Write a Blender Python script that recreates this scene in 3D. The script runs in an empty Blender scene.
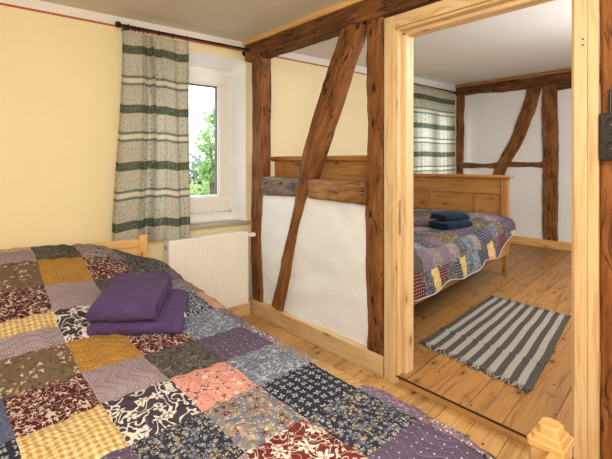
import bpy, math, random
from mathutils import Vector, Matrix, noise as mnoise

random.seed(7)
SC = bpy.context.scene
COL = SC.collection
PI = math.pi

# ------------------------------------------------------------------ helpers
def lin(h):
    h = h.lstrip('#')
    out = []
    for i in (0, 2, 4):
        c = int(h[i:i + 2], 16) / 255
        out.append(c / 12.92 if c <= 0.04045 else ((c + 0.055) / 1.055) ** 2.4)
    return (*out, 1.0)

def sstep(a, b, x):
    t = max(0.0, min(1.0, (x - a) / (b - a)))
    return t * t * (3 - 2 * t)

def nz(x, y=0.0, z=0.0):
    return mnoise.noise(Vector((x, y, z)))

def interp(tab, x):
    if x <= tab[0][0]:
        return tab[0][1]
    for (a, va), (b, vb) in zip(tab, tab[1:]):
        if x <= b:
            t = (x - a) / (b - a)
            return va + (vb - va) * t
    return tab[-1][1]

class MB:
    """collects faces for one mesh"""
    def __init__(self):
        self.v = []; self.f = []; self.m = []; self.uv = []; self.col = []
    def face(self, pts, uv=None, mat=0, col=0.0):
        b = len(self.v)
        self.v.extend(pts); self.f.append(tuple(range(b, b + len(pts))))
        self.m.append(mat); self.uv.append(uv or [(0, 0)] * len(pts)); self.col.append(col)
    def box(self, x0, x1, y0, y1, z0, z1, grain='z', mat=0, col=None):
        o = random.uniform(0, 40), random.uniform(0, 40)
        if col is None: col = random.random()
        P = [(x, y, z) for z in (z0, z1) for y in (y0, y1) for x in (x0, x1)]
        b = len(self.v); self.v.extend(P)
        F = [((0, 2, 3, 1), 2), ((4, 5, 7, 6), 2), ((0, 1, 5, 4), 1), ((2, 6, 7, 3), 1), ((0, 4, 6, 2), 0), ((1, 3, 7, 5), 0)]
        g = 'xyz'.index(grain)
        for idx, n in F:
            axes = [a for a in range(3) if a != n]
            if g in axes:
                va = g; ua = [a for a in axes if a != g][0]
            else:
                ua, va = axes
            sc = 1.0
            uvs = [(P[i][ua] + o[0] + n * 3.3, P[i][va] * sc + o[1]) for i in idx]
            if g == n:   # end grain
                uvs = [(P[i][ua] + o[0], P[i][va] * 0.3 + o[1]) for i in idx]
            self.f.append(tuple(b + i for i in idx)); self.m.append(mat); self.uv.append(uvs); self.col.append(col)
    def prism(self, prof, a0, a1, axis='x', mat=0, flip=False):
        """extrude closed 2D profile along axis; profile in the other two axes (in order)"""
        o = random.uniform(0, 40)
        def P(p, a):
            if axis == 'x': return (a, p[0], p[1])
            if axis == 'y': return (p[0], a, p[1])
            return (p[0], p[1], a)
        n = len(prof); d = 0
        for i in range(n):
            p, q = prof[i], prof[(i + 1) % n]
            l = math.dist(p, q)
            self.face([P(p, a0), P(q, a0), P(q, a1), P(p, a1)], [(d + o, a0), (d + l + o, a0), (d + l + o, a1), (d + o, a1)], mat, 0.5)
            d += l
        self.face([P(p, a0) for p in reversed(prof)], [(p[0] + o, p[1] * .3) for p in reversed(prof)], mat, 0.5)
        self.face([P(p, a1) for p in prof], [(p[0] + o, p[1] * .3) for p in prof], mat, 0.5)
    def grid(self, fn, nu, nv, uvfn=None, matfn=None, wrapu=False):
        b = len(self.v)
        for j in range(nv + 1):
            for i in range(nu + (0 if wrapu else 1)):
                self.v.append(tuple(fn(i / nu, j / nv)))
        w = nu if wrapu else nu + 1
        for j in range(nv):
            for i in range(nu):
                i2 = (i + 1) % w if wrapu else i + 1
                self.f.append((b + j * w + i, b + j * w + i2, b + (j + 1) * w + i2, b + (j + 1) * w + i))
                cs = [(i / nu, j / nv), ((i + 1) / nu, j / nv), ((i + 1) / nu, (j + 1) / nv), (i / nu, (j + 1) / nv)]
                self.uv.append([uvfn(*c) if uvfn else c for c in cs])
                self.m.append(matfn((i + .5) / nu, (j + .5) / nv) if matfn else 0); self.col.append(0.5)
    def tube(self, pts, r, seg=10, mat=0, caps=True):
        pts = [Vector(p) for p in pts]
        rings = []
        for k, p in enumerate(pts):
            t = (pts[min(k + 1, len(pts) - 1)] - pts[max(k - 1, 0)]).normalized()
            up = Vector((0, 0, 1)) if abs(t.z) < 0.9 else Vector((1, 0, 0))
            a = t.cross(up).normalized(); c = a.cross(t).normalized()
            rr = r[k] if isinstance(r, (list, tuple)) else r
            rings.append([p + a * (rr * math.cos(2 * PI * i / seg)) + c * (rr * math.sin(2 * PI * i / seg)) for i in range(seg)])
        b = len(self.v)
        for R in rings: self.v.extend(tuple(q) for q in R)
        for k in range(len(rings) - 1):
            for i in range(seg):
                j = (i + 1) % seg
                self.f.append((b + k * seg + i, b + k * seg + j, b + (k + 1) * seg + j, b + (k + 1) * seg + i))
                self.uv.append([(i / seg, k), ((i + 1) / seg, k), ((i + 1) / seg, k + 1), (i / seg, k + 1)]); self.m.append(mat); self.col.append(0.5)
        if caps:
            self.face([tuple(q) for q in reversed(rings[0])], None, mat); self.face([tuple(q) for q in rings[-1]], None, mat)
    def sphere(self, c, r, seg=14, rings=9, mat=0):
        def fn(u, v):
            a = 2 * PI * u; p = PI * (v - .5)
            rr = r if not isinstance(r, tuple) else None
            rx, ry, rz = (r, r, r) if rr is not None else r
            return (c[0] + rx * math.cos(p) * math.cos(a), c[1] + ry * math.cos(p) * math.sin(a), c[2] + rz * math.sin(p))
        self.grid(fn, seg, rings, None, (lambda u, v: mat), wrapu=True)
    def torus(self, c, R, r, axis='x', seg=20, rs=8, mat=0):
        def fn(u, v):
            a = 2 * PI * u; b = 2 * PI * v
            p = ((R + r * math.cos(b)) * math.cos(a), (R + r * math.cos(b)) * math.sin(a), r * math.sin(b))
            if axis == 'x': p = (p[2], p[0], p[1])
            elif axis == 'y': p = (p[0], p[2], p[1])
            return (c[0] + p[0], c[1] + p[1], c[2] + p[2])
        self.grid(fn, seg, rs, None, (lambda u, v: mat), wrapu=True)

def build(name, mb, mats, parent=None, bevel=0.0, smooth=False, segs=2, weld=False, angle=35):
    me = bpy.data.meshes.new(name)
    me.from_pydata(mb.v, [], mb.f)
    if not isinstance(mats, (list, tuple)): mats = [mats]
    for m in mats: me.materials.append(m)
    me.polygons.foreach_set('material_index', mb.m)
    ul = me.uv_layers.new(name='UVMap')
    ul.data.foreach_set('uv', [c for f in mb.uv for p in f for c in p])
    ca = me.attributes.new('rnd', 'FLOAT', 'FACE')
    ca.data.foreach_set('value', mb.col)
    if smooth: me.polygons.foreach_set('use_smooth', [True] * len(me.polygons))
    me.validate(); me.update()
    o = bpy.data.objects.new(name, me); COL.objects.link(o)
    if weld:
        md = o.modifiers.new('weld', 'WELD'); md.merge_threshold = 0.0004
    if bevel:
        md = o.modifiers.new('bevel', 'BEVEL'); md.width = bevel; md.segments = segs; md.limit_method = 'ANGLE'; md.angle_limit = math.radians(angle)
    if parent: o.parent = parent
    return o

def tag(o, label, cat, group=None, kind=None):
    o['label'] = label; o['category'] = cat
    if group: o['group'] = group
    if kind: o['kind'] = kind
    return o

def thing(name, label, cat, loc=(0, 0, 0), rotz=0.0, group=None, kind=None):
    o = bpy.data.objects.new(name, None); COL.objects.link(o)
    o.empty_display_size = .1
    o.location = loc; o.rotation_euler = (0, 0, rotz)
    return tag(o, label, cat, group, kind)

# ------------------------------------------------------------------ node helper
class NT:
    def __init__(self, name):
        self.mat = bpy.data.materials.new(name); self.mat.use_nodes = True
        self.t = self.mat.node_tree; self.t.nodes.clear()
        self.out = self.t.nodes.new('ShaderNodeOutputMaterial')
        self.b = self.t.nodes.new('ShaderNodeBsdfPrincipled')
        self.t.links.new(self.b.outputs[0], self.out.inputs[0])
    def n(self, typ, **k):
        nd = self.t.nodes.new('ShaderNode' + typ)
        for a, v in k.items(): setattr(nd, a, v)
        return nd
    def put(self, sock, v):
        if isinstance(v, bpy.types.NodeSocket): self.t.links.new(v, sock)
        elif v is not None: sock.default_value = v
    def uv(self): return self.n('TexCoord').outputs['UV']
    def obj(self): return self.n('TexCoord').outputs['Object']
    def attr(self, name): return self.n('Attribute', attribute_name=name).outputs['Fac']
    def mapv(self, vec, scale=(1, 1, 1), loc=(0, 0, 0), rot=(0, 0, 0)):
        m = self.n('Mapping'); self.put(m.inputs[0], vec)
        m.inputs['Location'].default_value = loc; m.inputs['Rotation'].default_value = rot; m.inputs['Scale'].default_value = scale
        return m.outputs[0]
    def m(self, op, a, b=None, c=None, clamp=False):
        nd = self.n('Math', operation=op, use_clamp=clamp)
        self.put(nd.inputs[0], a)
        if b is not None: self.put(nd.inputs[1], b)
        if c is not None: self.put(nd.inputs[2], c)
        return nd.outputs[0]
    def vm(self, op, a, b=None):
        nd = self.n('VectorMath', operation=op); self.put(nd.inputs[0], a)
        if b is not None: self.put(nd.inputs[1], b)
        return nd.outputs[0]
    def sep(self, v):
        s = self.n('SeparateXYZ'); self.put(s.inputs[0], v); return s.outputs
    def comb(self, x=0.0, y=0.0, z=0.0):
        s = self.n('CombineXYZ')
        for i, q in enumerate((x, y, z)): self.put(s.inputs[i], q)
        return s.outputs[0]
    def noise(self, vec, scale=5, detail=2, rough=.5, dist=0.0, out='Fac'):
        nd = self.n('TexNoise'); self.put(nd.inputs['Vector'], vec)
        nd.inputs['Scale'].default_value = scale; nd.inputs['Detail'].default_value = detail
        nd.inputs['Roughness'].default_value = rough; nd.inputs['Distortion'].default_value = dist
        return nd.outputs[out]
    def vor(self, vec, scale=5, rand=1.0, dims='2D', feature='F1'):
        nd = self.n('TexVoronoi', voronoi_dimensions=dims, feature=feature); self.put(nd.inputs['Vector'], vec)
        nd.inputs['Scale'].default_value = scale; nd.inputs['Randomness'].default_value = rand
        return nd
    def ss(self, x, a, b, lo=0.0, hi=1.0):
        nd = self.n('MapRange', interpolation_type='SMOOTHSTEP'); self.put(nd.inputs[0], x)
        for i, q in enumerate((a, b, lo, hi)): self.put(nd.inputs[i + 1], q)
        return nd.outputs[0]
    def mix(self, fac, a, b, mode='MIX'):
        nd = self.n('Mix', data_type='RGBA', blend_type=mode)
        self.put(nd.inputs[0], fac); self.put(nd.inputs[6], a); self.put(nd.inputs[7], b)
        return nd.outputs[2]
    def ramp(self, fac, stops):
        nd = self.n('ValToRGB'); self.put(nd.inputs[0], fac)
        el = nd.color_ramp.elements
        while len(el) < len(stops): el.new(0.5)
        for e, (p, c) in zip(el, stops): e.position = p; e.color = c
        return nd.outputs[0]
    def bump(self, h, strength=.3, dist=.01, prev=None):
        nd = self.n('Bump'); self.put(nd.inputs['Height'], h)
        nd.inputs['Strength'].default_value = strength; nd.inputs['Distance'].default_value = dist
        if prev is not None: self.put(nd.inputs['Normal'], prev)
        return nd.outputs[0]
    def set(self, color=None, rough=None, normal=None, metallic=None, spec=None, sheen=None):
        b = self.b.inputs
        if color is not None: self.put(b['Base Color'], color)
        if rough is not None: self.put(b['Roughness'], rough)
        if normal is not None: self.put(b['Normal'], normal)
        if metallic is not None: self.put(b['Metallic'], metallic)
        if spec is not None: self.put(b['Specular IOR Level'], spec)
        if sheen is not None: self.put(b['Sheen Weight'], sheen)
        return self.mat

# ------------------------------------------------------------------ materials
def paint(name, hexc, rough=.6, var=.06, bumpk=.15, scale=6):
    t = NT(name); v = t.obj()
    n1 = t.noise(v, scale, 4, .6); n2 = t.noise(v, 1.1, 2)
    c = lin(hexc); d = tuple(x * (1 - var * 2) for x in c[:3]) + (1,)
    f = t.m('ADD', t.m('MULTIPLY', n1, .5), t.m('MULTIPLY', n2, .5))
    col = t.ramp(f, [(.3, d), (.7, c)])
    return t.set(col, rough, t.bump(t.noise(v, scale * 6, 4, .6), bumpk, .004))

def plain(name, hexc, rough=.5, metallic=0.0):
    t = NT(name); n = t.noise(t.obj(), 30, 2)
    c = lin(hexc); d = tuple(x * .97 for x in c[:3]) + (1,)
    return t.set(t.ramp(n, [(.3, d), (.7, c)]), rough, None, metallic)

def pine(name, light, dark, knot, ring=1.0, knotk=1.0, rough=.42, rndk=.25, knots=5.0, dirt=0.0):
    """sawn softwood: uv.x across the grain, uv.y along it, metres"""
    t = NT(name); uv = t.uv()
    rnd = t.attr('rnd')
    off = t.comb(t.m('MULTIPLY', rnd, 37.0), t.m('MULTIPLY', rnd, 19.0), 0.0)
    uv = t.vm('ADD', uv, off)
    # knots bend the grain
    kv = t.mapv(uv, (knots * 1.6, knots * .8, 1))
    vor = t.vor(kv, 1.0)
    kd = vor.outputs['Distance']
    kr = t.sep(vor.outputs['Color'])
    present = t.ss(kr[0], .45, .5)
    near = t.m('MULTIPLY', t.ss(kd, .45, .05), present)
    bend = t.m('MULTIPLY', near, .03)
    sx = t.sep(uv)
    w = t.noise(t.mapv(uv, (2.2, .7, 1)), 1.5, 2)
    xx = t.m('ADD', t.m('ADD', sx[0], bend), t.m('MULTIPLY', w, .09))
    gv = t.comb(xx, t.m('MULTIPLY', sx[1], .05), 0.0)
    g1 = t.noise(gv, 45 * ring, 2, .6)
    g2 = t.noise(t.comb(xx, t.m('MULTIPLY', sx[1], .02), 3.0), 190 * ring, 2, .6)
    big = t.noise(t.mapv(uv, (3, .5, 1)), 1.3, 2)
    f = t.m('ADD', t.m('MULTIPLY', g1, .62), t.m('ADD', t.m('MULTIPLY', g2, .22), t.m('MULTIPLY', big, .22)))
    col = t.ramp(f, [(.36, lin(dark)), (.54, lin(light)), (.72, tuple(min(1, x * 1.07) for x in lin(light)[:3]) + (1,))])
    kcore = t.m('MULTIPLY', t.ss(kd, t.m('ADD', .05, t.m('MULTIPLY', kr[1], .07)), .02), present)
    halo = t.m('MULTIPLY', t.ss(kd, .26, .05), present)
    col = t.mix(t.m('MULTIPLY', halo, .45 * knotk), col, lin(dark))
    col = t.mix(t.m('MULTIPLY', kcore, .9 * knotk), col, lin(knot))
    if dirt:
        dn = t.noise(uv, 7, 4, .65)
        col = t.mix(t.m('MULTIPLY', t.ss(dn, .52, .75), dirt), col, lin(knot))
        dots = t.vor(t.mapv(uv, (13, 8, 1)), 1.0)
        dk = t.m('MULTIPLY', t.ss(dots.outputs['Distance'], .1, .06), t.ss(t.sep(dots.outputs['Color'])[0], .72, .76))
        col = t.mix(t.m('MULTIPLY', dk, .85), col, lin('#2a160b'))
    hsv = t.n('HueSaturation'); t.put(hsv.inputs['Color'], col)
    t.put(hsv.inputs['Value'], t.ss(rnd, 0.0, 1.0, 1 - rndk, 1 + rndk * .45))
    return t.set(hsv.outputs[0], rough, t.bump(f, .12, .003), spec=.35)

def oldtimber(name, light, mid, dark, crack=1.0, rough=.7):
    t = NT(name); uv = t.uv()
    sx = t.sep(uv)
    w = t.noise(t.mapv(uv, (2.5, 1.2, 1)), 2.0, 3)
    xx = t.m('ADD', sx[0], t.m('MULTIPLY', w, .12))
    g1 = t.noise(t.comb(xx, t.m('MULTIPLY', sx[1], .07), 0.0), 34, 4, .65)
    g2 = t.noise(t.comb(xx, t.m('MULTIPLY', sx[1], .04), 5.0), 120, 2, .6)
    big = t.noise(t.mapv(uv, (1.6, .7, 1)), 5, 5, .65)
    f = t.m('ADD', t.m('MULTIPLY', g1, .45), t.m('ADD', t.m('MULTIPLY', g2, .2), t.m('MULTIPLY', big, .4)))
    col = t.ramp(f, [(.34, lin(dark)), (.49, lin(mid)), (.64, lin(light)), (.8, lin(light))])
    # cracks and pits
    cr = t.noise(t.comb(xx, t.m('MULTIPLY', sx[1], .11), 9.0), 26, 3, .55)
    ck = t.ss(t.m('ABSOLUTE', t.m('SUBTRACT', cr, .5)), .026, .006)
    pits = t.noise(t.mapv(uv, (30, 5, 1)), 1.0, 3, .6)
    pk = t.m('MULTIPLY', t.ss(pits, .62, .70), .8)
    msk = t.ss(t.noise(uv, 4, 2), .45, .6)
    ck = t.m('MULTIPLY', ck, msk)
    allc = t.m('MAXIMUM', ck, pk)
    kv = t.vor(t.mapv(uv, (7, 3.2, 1)), 1.0)
    kk = t.m('MULTIPLY', t.ss(kv.outputs['Distance'], .12, .05), t.ss(t.sep(kv.outputs['Color'])[0], .6, .65))
    allc = t.m('MAXIMUM', allc, kk)
    col = t.mix(t.m('MULTIPLY', allc, .85 * crack), col, lin('#1c0d06'))
    h = t.m('SUBTRACT', f, t.m('MULTIPLY', allc, .5))
    return t.set(col, rough, t.bump(h, .7, .012), spec=.3)

M = {}
M['yellow'] = paint('yellow wall paint', '#efe0b4', .7, .02, .2)
M['white_wall'] = paint('white wall paint', '#eae6e0', .7, .03, .3)
M['reveal'] = paint('white reveal paint', '#f3f6fa', .6, .01, .2)
M['red_line'] = plain('red line paint', '#b34a34', .7)
M['ceiling'] = paint('ceiling paint', '#dcd6ca', .8, .02, .1)
M['ceiling2'] = paint('bedroom ceiling paint', '#e2e0de', .8, .02, .1)
M['plaster'] = paint('lime plaster', '#eceff2', .75, .02, .6, 4)
M['timber'] = oldtimber('old brown timber', '#9b6a3b', '#714522', '#391e0e', 1.0)
M['timber_light'] = oldtimber('pale brown timber', '#b08658', '#87603a', '#4a2d18', 1.0)
M['timber_red'] = oldtimber('old red brown timber', '#996637', '#74471f', '#3d200e', 1.0)
M['timber_dark'] = oldtimber('dark beam timber', '#875a2f', '#5c371b', '#2b160a')
M['timber_grey'] = oldtimber('grey weathered timber', '#9a8876', '#73655a', '#3f342c', .9)
M['timber_orange_lit'] = oldtimber('orange brown timber', '#a36b38', '#7e4c22', '#472510', .7)  # brighter copy of the timber, closer light put into its colour
M['pine'] = pine('planed pine', '#d6ba8d', '#bd9159', '#8a5228', 1.0, .9, .4, .06, 3.2)
M['floor_pine'] = pine('honey floor pine', '#c0955c', '#956737', '#38200f', .9, 1.0, .45, .2, 4.0, .4)
M['floor_pine2'] = pine('brown floor pine', '#a27540', '#744b24', '#2c170b', .9, 1.0, .45, .2, 4.0, .5)
M['bed_pine'] = pine('lacquered pine', '#e0b473', '#c48c48', '#7a451c', 1.0, .7, .35, .08, 3.0)
M['bed_pine_post'] = pine('lacquered post pine', '#c89b60', '#a9773d', '#9a642e', 1.2, 0.0, .35, .05, 1.0)
M['old_pine'] = pine('antique honey pine', '#b07d45', '#87582a', '#45260f', 1.0, .8, .4, .1, 3.2)
M['pvc'] = plain('white window plastic', '#f1f1ee', .35)
M['rad_white'] = plain('cream radiator enamel', '#f7f3ec', .35)
M['sill'] = paint('stone sill', '#b3a795', .5, .12, .2, 14)
M['black_metal'] = plain('black iron', '#161514', .45, .3)
M['black_bakelite'] = plain('black socket plastic', '#1d1c1b', .35)
M['steel'] = plain('steel', '#a9a59c', .35, .8)
M['seal'] = plain('dark window seal', '#4a5157', .5)
M['piping'] = plain('pale piping', '#aea39f', .8)
M['bark'] = paint('bark', '#5e4a38', .9, .2, .6)
M['lawn'] = paint('lawn', '#7fa05a', .9, .15, .3)
def leafmat(name, h):
    t = NT(name); n = t.noise(t.obj(), 2.5, 3)
    c = lin(h)
    t.set(t.ramp(n, [(.3, tuple(x * .6 for x in c[:3]) + (1,)), (.7, c)]), .6)
    tr = t.n('BsdfTranslucent'); tr.inputs[0].default_value = c
    mx = t.n('MixShader'); mx.inputs[0].default_value = .45
    t.t.links.new(t.b.outputs[0], mx.inputs[1]); t.t.links.new(tr.outputs[0], mx.inputs[2]); t.t.links.new(mx.outputs[0], t.out.inputs[0])
    return t.mat
M['leaf1'] = leafmat('leaf green', '#a9c986'); M['leaf2'] = leafmat('leaf grey green', '#a6bba3'); M['leaf3'] = leafmat('leaf light green', '#bdd591')
def glassmat():
    t = NT('window glass')
    tr = t.n('BsdfTransparent'); tr.inputs[0].default_value = (.98, .99, .99, 1)
    gl = t.n('BsdfGlossy'); gl.inputs['Roughness'].default_value = .02
    mx = t.n('MixShader'); mx.inputs[0].default_value = .06
    t.t.links.new(tr.outputs[0], mx.inputs[1]); t.t.links.new(gl.outputs[0], mx.inputs[2]); t.t.links.new(mx.outputs[0], t.out.inputs[0])
    return t.mat
M['glass'] = glassmat()

def terry(name, h):
    t = NT(name); v = t.obj()
    c = lin(h); n = t.noise(v, 260, 2, .7); n2 = t.noise(v, 14, 3)
    f = t.m('ADD', t.m('MULTIPLY', n, .6), t.m('MULTIPLY', n2, .4))
    col = t.ramp(f, [(.32, tuple(x * .55 for x in c[:3]) + (1,)), (.68, tuple(min(1, x * 1.2) for x in c[:3]) + (1,))])
    return t.set(col, .95, t.bump(n, .8, .006, t.bump(n2, .7, .03)), spec=.1, sheen=.06)
M['purple'] = terry('purple terry', '#56406a')
M['navy'] = terry('navy terry', '#15293f')
M['care_tag'] = plain('pale woven tag', '#d8cfe0', .8)

# ---- patchwork prints (uv: one unit = one patch)
def fabric(name, base, layers, quilting='', base2=None):
    t = NT(name); uv = t.uv()
    n0 = t.noise(uv, 3, 2)
    b = lin(base); b2 = lin(base2) if base2 else tuple(x * .82 for x in b[:3]) + (1,)
    col = t.ramp(n0, [(.3, b2), (.7, b)])
    for L in layers:
        kind = L[0]
        if kind == 'dots':          # (dots, scale, radius, colour, rand, keep)
            _, s, r, c, rand, keep = L
            vv = t.vor(t.vm('ADD', uv, (s * .37, s * .13, 0)), s, rand)
            mk = t.ss(vv.outputs['Distance'], r, r * .65)
            if keep < 1: mk = t.m('MULTIPLY', mk, t.ss(t.sep(vv.outputs['Color'])[0], keep, keep - .02))
        elif kind == 'flower':      # (flower, scale, radius, colour, petals, rand, keep, centre)
            _, s, r, c, pet, rand, keep, cen = L
            vv = t.vor(t.vm('ADD', uv, (s * .21, s * .43, 0)), s, rand)
            p = t.vm('SUBTRACT', t.vm('ADD', uv, (s * .21, s * .43, 0)), vv.outputs['Position'])
            sp = t.sep(p)
            ang = t.m('ADD', t.m('MULTIPLY', t.m('ARCTAN2', sp[1], sp[0]), float(pet)), t.m('MULTIPLY', t.sep(vv.outputs['Color'])[2], 6.0))
            rr = t.m('MULTIPLY', t.m('ADD', .68, t.m('MULTIPLY', t.m('COSINE', ang), .34)), r)
            mk = t.ss(t.m('SUBTRACT', rr, vv.outputs['Distance']), 0.0, .04)
            if keep < 1: mk = t.m('MULTIPLY', mk, t.ss(t.sep(vv.outputs['Color'])[0], keep, keep - .02))
            if cen:
                col = t.mix(mk, col, lin(c))
                mk = t.ss(vv.outputs['Distance'], r * .32, r * .2)
                if keep < 1: mk = t.m('MULTIPLY', mk, t.ss(t.sep(vv.outputs['Color'])[0], keep, keep - .02))
                c = cen
        elif kind == 'scroll':      # (scroll, scale, width, colour, distortion)
            _, s, w, c, dist = L
            nn = t.noise(t.vm('ADD', uv, (s * .7, s * .3, 0)), s, .6, .5, dist)
            mk = t.ss(t.m('ABSOLUTE', t.m('SUBTRACT', nn, .5)), w, w * .55)
        elif kind == 'blob':        # (blob, scale, thr, colour, dist)
            _, s, th, c, dist = L
            nn = t.noise(t.vm('ADD', uv, (s * .17, s * .53, 0)), s, 1.5, .5, dist)
            mk = t.ss(nn, th, th + .035)
        elif kind == 'gingham':
            _, s, c = L
            sp = t.sep(uv)
            a = t.m('GREATER_THAN', t.m('SINE', t.m('MULTIPLY', sp[0], s * 2 * PI)), 0.0)
            d = t.m('GREATER_THAN', t.m('SINE', t.m('MULTIPLY', sp[1], s * 2 * PI)), 0.0)
            mk = t.m('MULTIPLY', t.m('ADD', a, d), .5)
        elif kind == 'stripes':
            _, s, c, ax = L
            sp = t.sep(uv)
            mk = t.ss(t.m('SINE', t.m('MULTIPLY', sp[ax], s * 2 * PI)), .0, .5)
        col = t.mix(mk, col, lin(c))
    hs = t.n('HueSaturation'); hs.inputs['Saturation'].default_value = .93; hs.inputs['Value'].default_value = .80; t.put(hs.inputs['Color'], col); col = hs.outputs[0]
    if quilting:   # serpentine stitched lines
        sp = t.sep(uv)
        ln = t.m('SINE', t.m('ADD', t.m('MULTIPLY', sp[0], 2 * PI * 4), t.m('MULTIPLY', t.m('SINE', t.m('MULTIPLY', sp[1], 2 * PI * 2.0)), 1.8)))
        st = t.ss(t.m('ABSOLUTE', ln), .22, .02)
        col = t.mix(t.m('MULTIPLY', st, .6), col, lin(quilting))
        h = t.m('MULTIPLY', t.ss(t.m('ABSOLUTE', ln), 0.0, .6), 1.0)
        nrm = t.bump(h, .35, .01, t.bump(t.noise(uv, 90, 2), .25, .003))
    else:
        sp = t.sep(uv)
        ln = t.m('SINE', t.m('ADD', t.m('MULTIPLY', sp[0], 2 * PI * 3), t.m('MULTIPLY', t.m('SINE', t.m('MULTIPLY', sp[1], 2 * PI * 1.5)), 1.8)))
        h = t.ss(t.m('ABSOLUTE', ln), 0.0, .5)
        nrm = t.bump(h, .42, .010, t.bump(t.noise(uv, 90, 2), .25, .003))
    return t.set(col, .9, nrm, spec=.12)

FAB = {}
FAB['mustard'] = fabric('mustard dots', '#b3812b', [('dots', 13, .13, '#dcb768', .0, 1)], base2='#a37424')
FAB['lilac'] = fabric('taupe lilac trellis', '#a89599', [('dots', 12, .40, '#7d6c73', .0, 1), ('dots', 12, .22, '#c4b4b2', .0, 1)])
FAB['damask'] = fabric('white damask on aubergine', '#4d424e', [('scroll', 4.0, .055, '#ddd5c6', 1.5), ('flower', 4.2, .42, '#e0d8c9', 5, .7, .55, '#8d8088')], base2='#43394a')
FAB['ditsy'] = fabric('dark ditsy floral', '#34363d', [('blob', 11, .55, '#55586a', 0), ('flower', 16, .48, '#7b7f92', 5, 1, .5, None), ('flower', 13, .38, '#bfbcb4', 5, 1, .42, '#55586a'), ('dots', 12, .26, '#b58b3d', 1, .3), ('dots', 23, .22, '#c9c2b6', 1, .4)])
FAB['maroon'] = fabric('maroon cream leaf', '#5d2024', [('scroll', 7.5, .027, '#c9b3a2', 1.0), ('flower', 11, .40, '#d2bfae', 3, 1, .5, None), ('dots', 19, .2, '#cbb3a0', 1, .5)], base2='#4f1a1f')
FAB['lily'] = fabric('maroon lily scroll', '#7a2a27', [('scroll', 4.0, .024, '#dfcdb9', 1.5), ('scroll', 6.2, .024, '#dcc8b3', 1.1), ('flower', 3.6, .44, '#eee2d0', 6, .8, .6, '#c48d78'), ('flower', 9, .3, '#ead9c5', 3, 1, .55, None)], base2='#6a2122')
FAB['gingham'] = fabric('yellow gingham', '#e6d3a2', [('gingham', 11, '#b98c35')], base2='#e0c98f')
FAB['taupe'] = fabric('taupe sprigs', '#786650', [('flower', 7, .34, '#cfc0a6', 3, 1, .45, None), ('dots', 8, .2, '#c98c74', 1, .35), ('flower', 9, .3, '#43392f', 4, 1, .35, None)], base2='#6e5b45')
FAB['olive'] = fabric('grey olive leaf', '#5c564f', [('scroll', 9, .045, '#7b746a', .8), ('blob', 14, .58, '#403b37', 0)], base2='#4e4843')
FAB['pink'] = fabric('coral pink rosebuds', '#db9585', [('flower', 6.2, .36, '#e9cdbd', 4, .75, .8, None), ('flower', 6.2, .31, '#6a2c31', 5, .9, .7, '#a8484a'), ('dots', 12, .17, '#7b3b3f', 1, .4), ('dots', 11, .15, '#8d7b5a', 1, .35)], base2='#d48c7c')
FAB['multi'] = fabric('muted multi floral', '#8d857d', [('blob', 7, .53, '#70768a', 0), ('flower', 10, .48, '#b9aea2', 5, 1, .5, '#8a8ea0'), ('flower', 8, .46, '#6f3833', 5, 1, .3, '#54222a'), ('flower', 11, .40, '#a5844a', 4, 1, .35, None), ('dots', 9, .3, '#d79b86', 1, .25), ('dots', 17, .22, '#ded5c6', 1, .4)])
FAB['slate'] = fabric('slate blue speckle', '#727a89', [('scroll', 10, .06, '#a9afb8', .6), ('dots', 21, .26, '#4d5568', 1, .6)], base2='#69717f')
FAB['navyflower'] = fabric('navy with white blossoms', '#33343f', [('flower', 7.3, .37, '#aeb2b9', 4, .0, 1, '#3c4354'), ('dots', 12, .12, '#8f97a8', .3, .5)], base2='#2b2c37')
FAB['plum'] = fabric('plum quilted dots', '#63536a', [('dots', 8, .09, '#d8cdd8', .5, 1)], quilting='#86758c', base2='#5b4b63')
FAB['tan'] = fabric('tan', '#97816a', [('scroll', 4, .04, '#b09b82', .8)], quilting='#b5a18a')
FAB['orange'] = fabric('orange check', '#c2965a', [('dots', 16, .34, '#a3713a', .0, 1), ('dots', 16, .13, '#ddc298', .0, 1)])
FAB['mauve'] = fabric('mauve tiny floral', '#7c6a7a', [('flower', 14, .42, '#9d8998', 5, 1, .6, None), ('dots', 17, .26, '#5f3d4a', 1, .4), ('dots', 24, .25, '#c4b2bc', 1, .35)])
FAB['rosy'] = fabric('rosy tiny floral', '#8d7a80', [('dots', 15, .36, '#6f3038', 1, .45), ('dots', 19, .34, '#ddd2cc', 1, .45), ('dots', 23, .25, '#4c4552', 1, .4)])
FAB['greyleaf'] = fabric('charcoal leaf', '#46454a', [('scroll', 8, .05, '#8a8a8e', .9), ('dots', 19, .22, '#b9b5ae', 1, .4)])
FAB['blue'] = fabric('blue quilted', '#57607a', [], quilting='#7b84a0')
FAB['bluewhite'] = fabric('dark blue lattice', '#3a4353', [('scroll', 10, .055, '#a5adb8', .5), ('dots', 14, .24, '#c9ccd0', .2, .6)])
FAB['peach'] = fabric('peach check', '#cf9f80', [('dots', 14, .32, '#b77f60', .0, 1)])
FAB['greycheck'] = fabric('grey check', '#b2ab9b', [('gingham', 12, '#4c4a48')])
FAB['redgrid'] = fabric('red with white squares', '#6a2128', [('dots', 8, .22, '#d8c6b8', .0, 1)])
FAB['yellowfine'] = fabric('yellow fine print', '#d9b662', [('scroll', 8, .04, '#efdcae', .8)])
FN = list(FAB); FM = [FAB[k] for k in FN]

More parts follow.
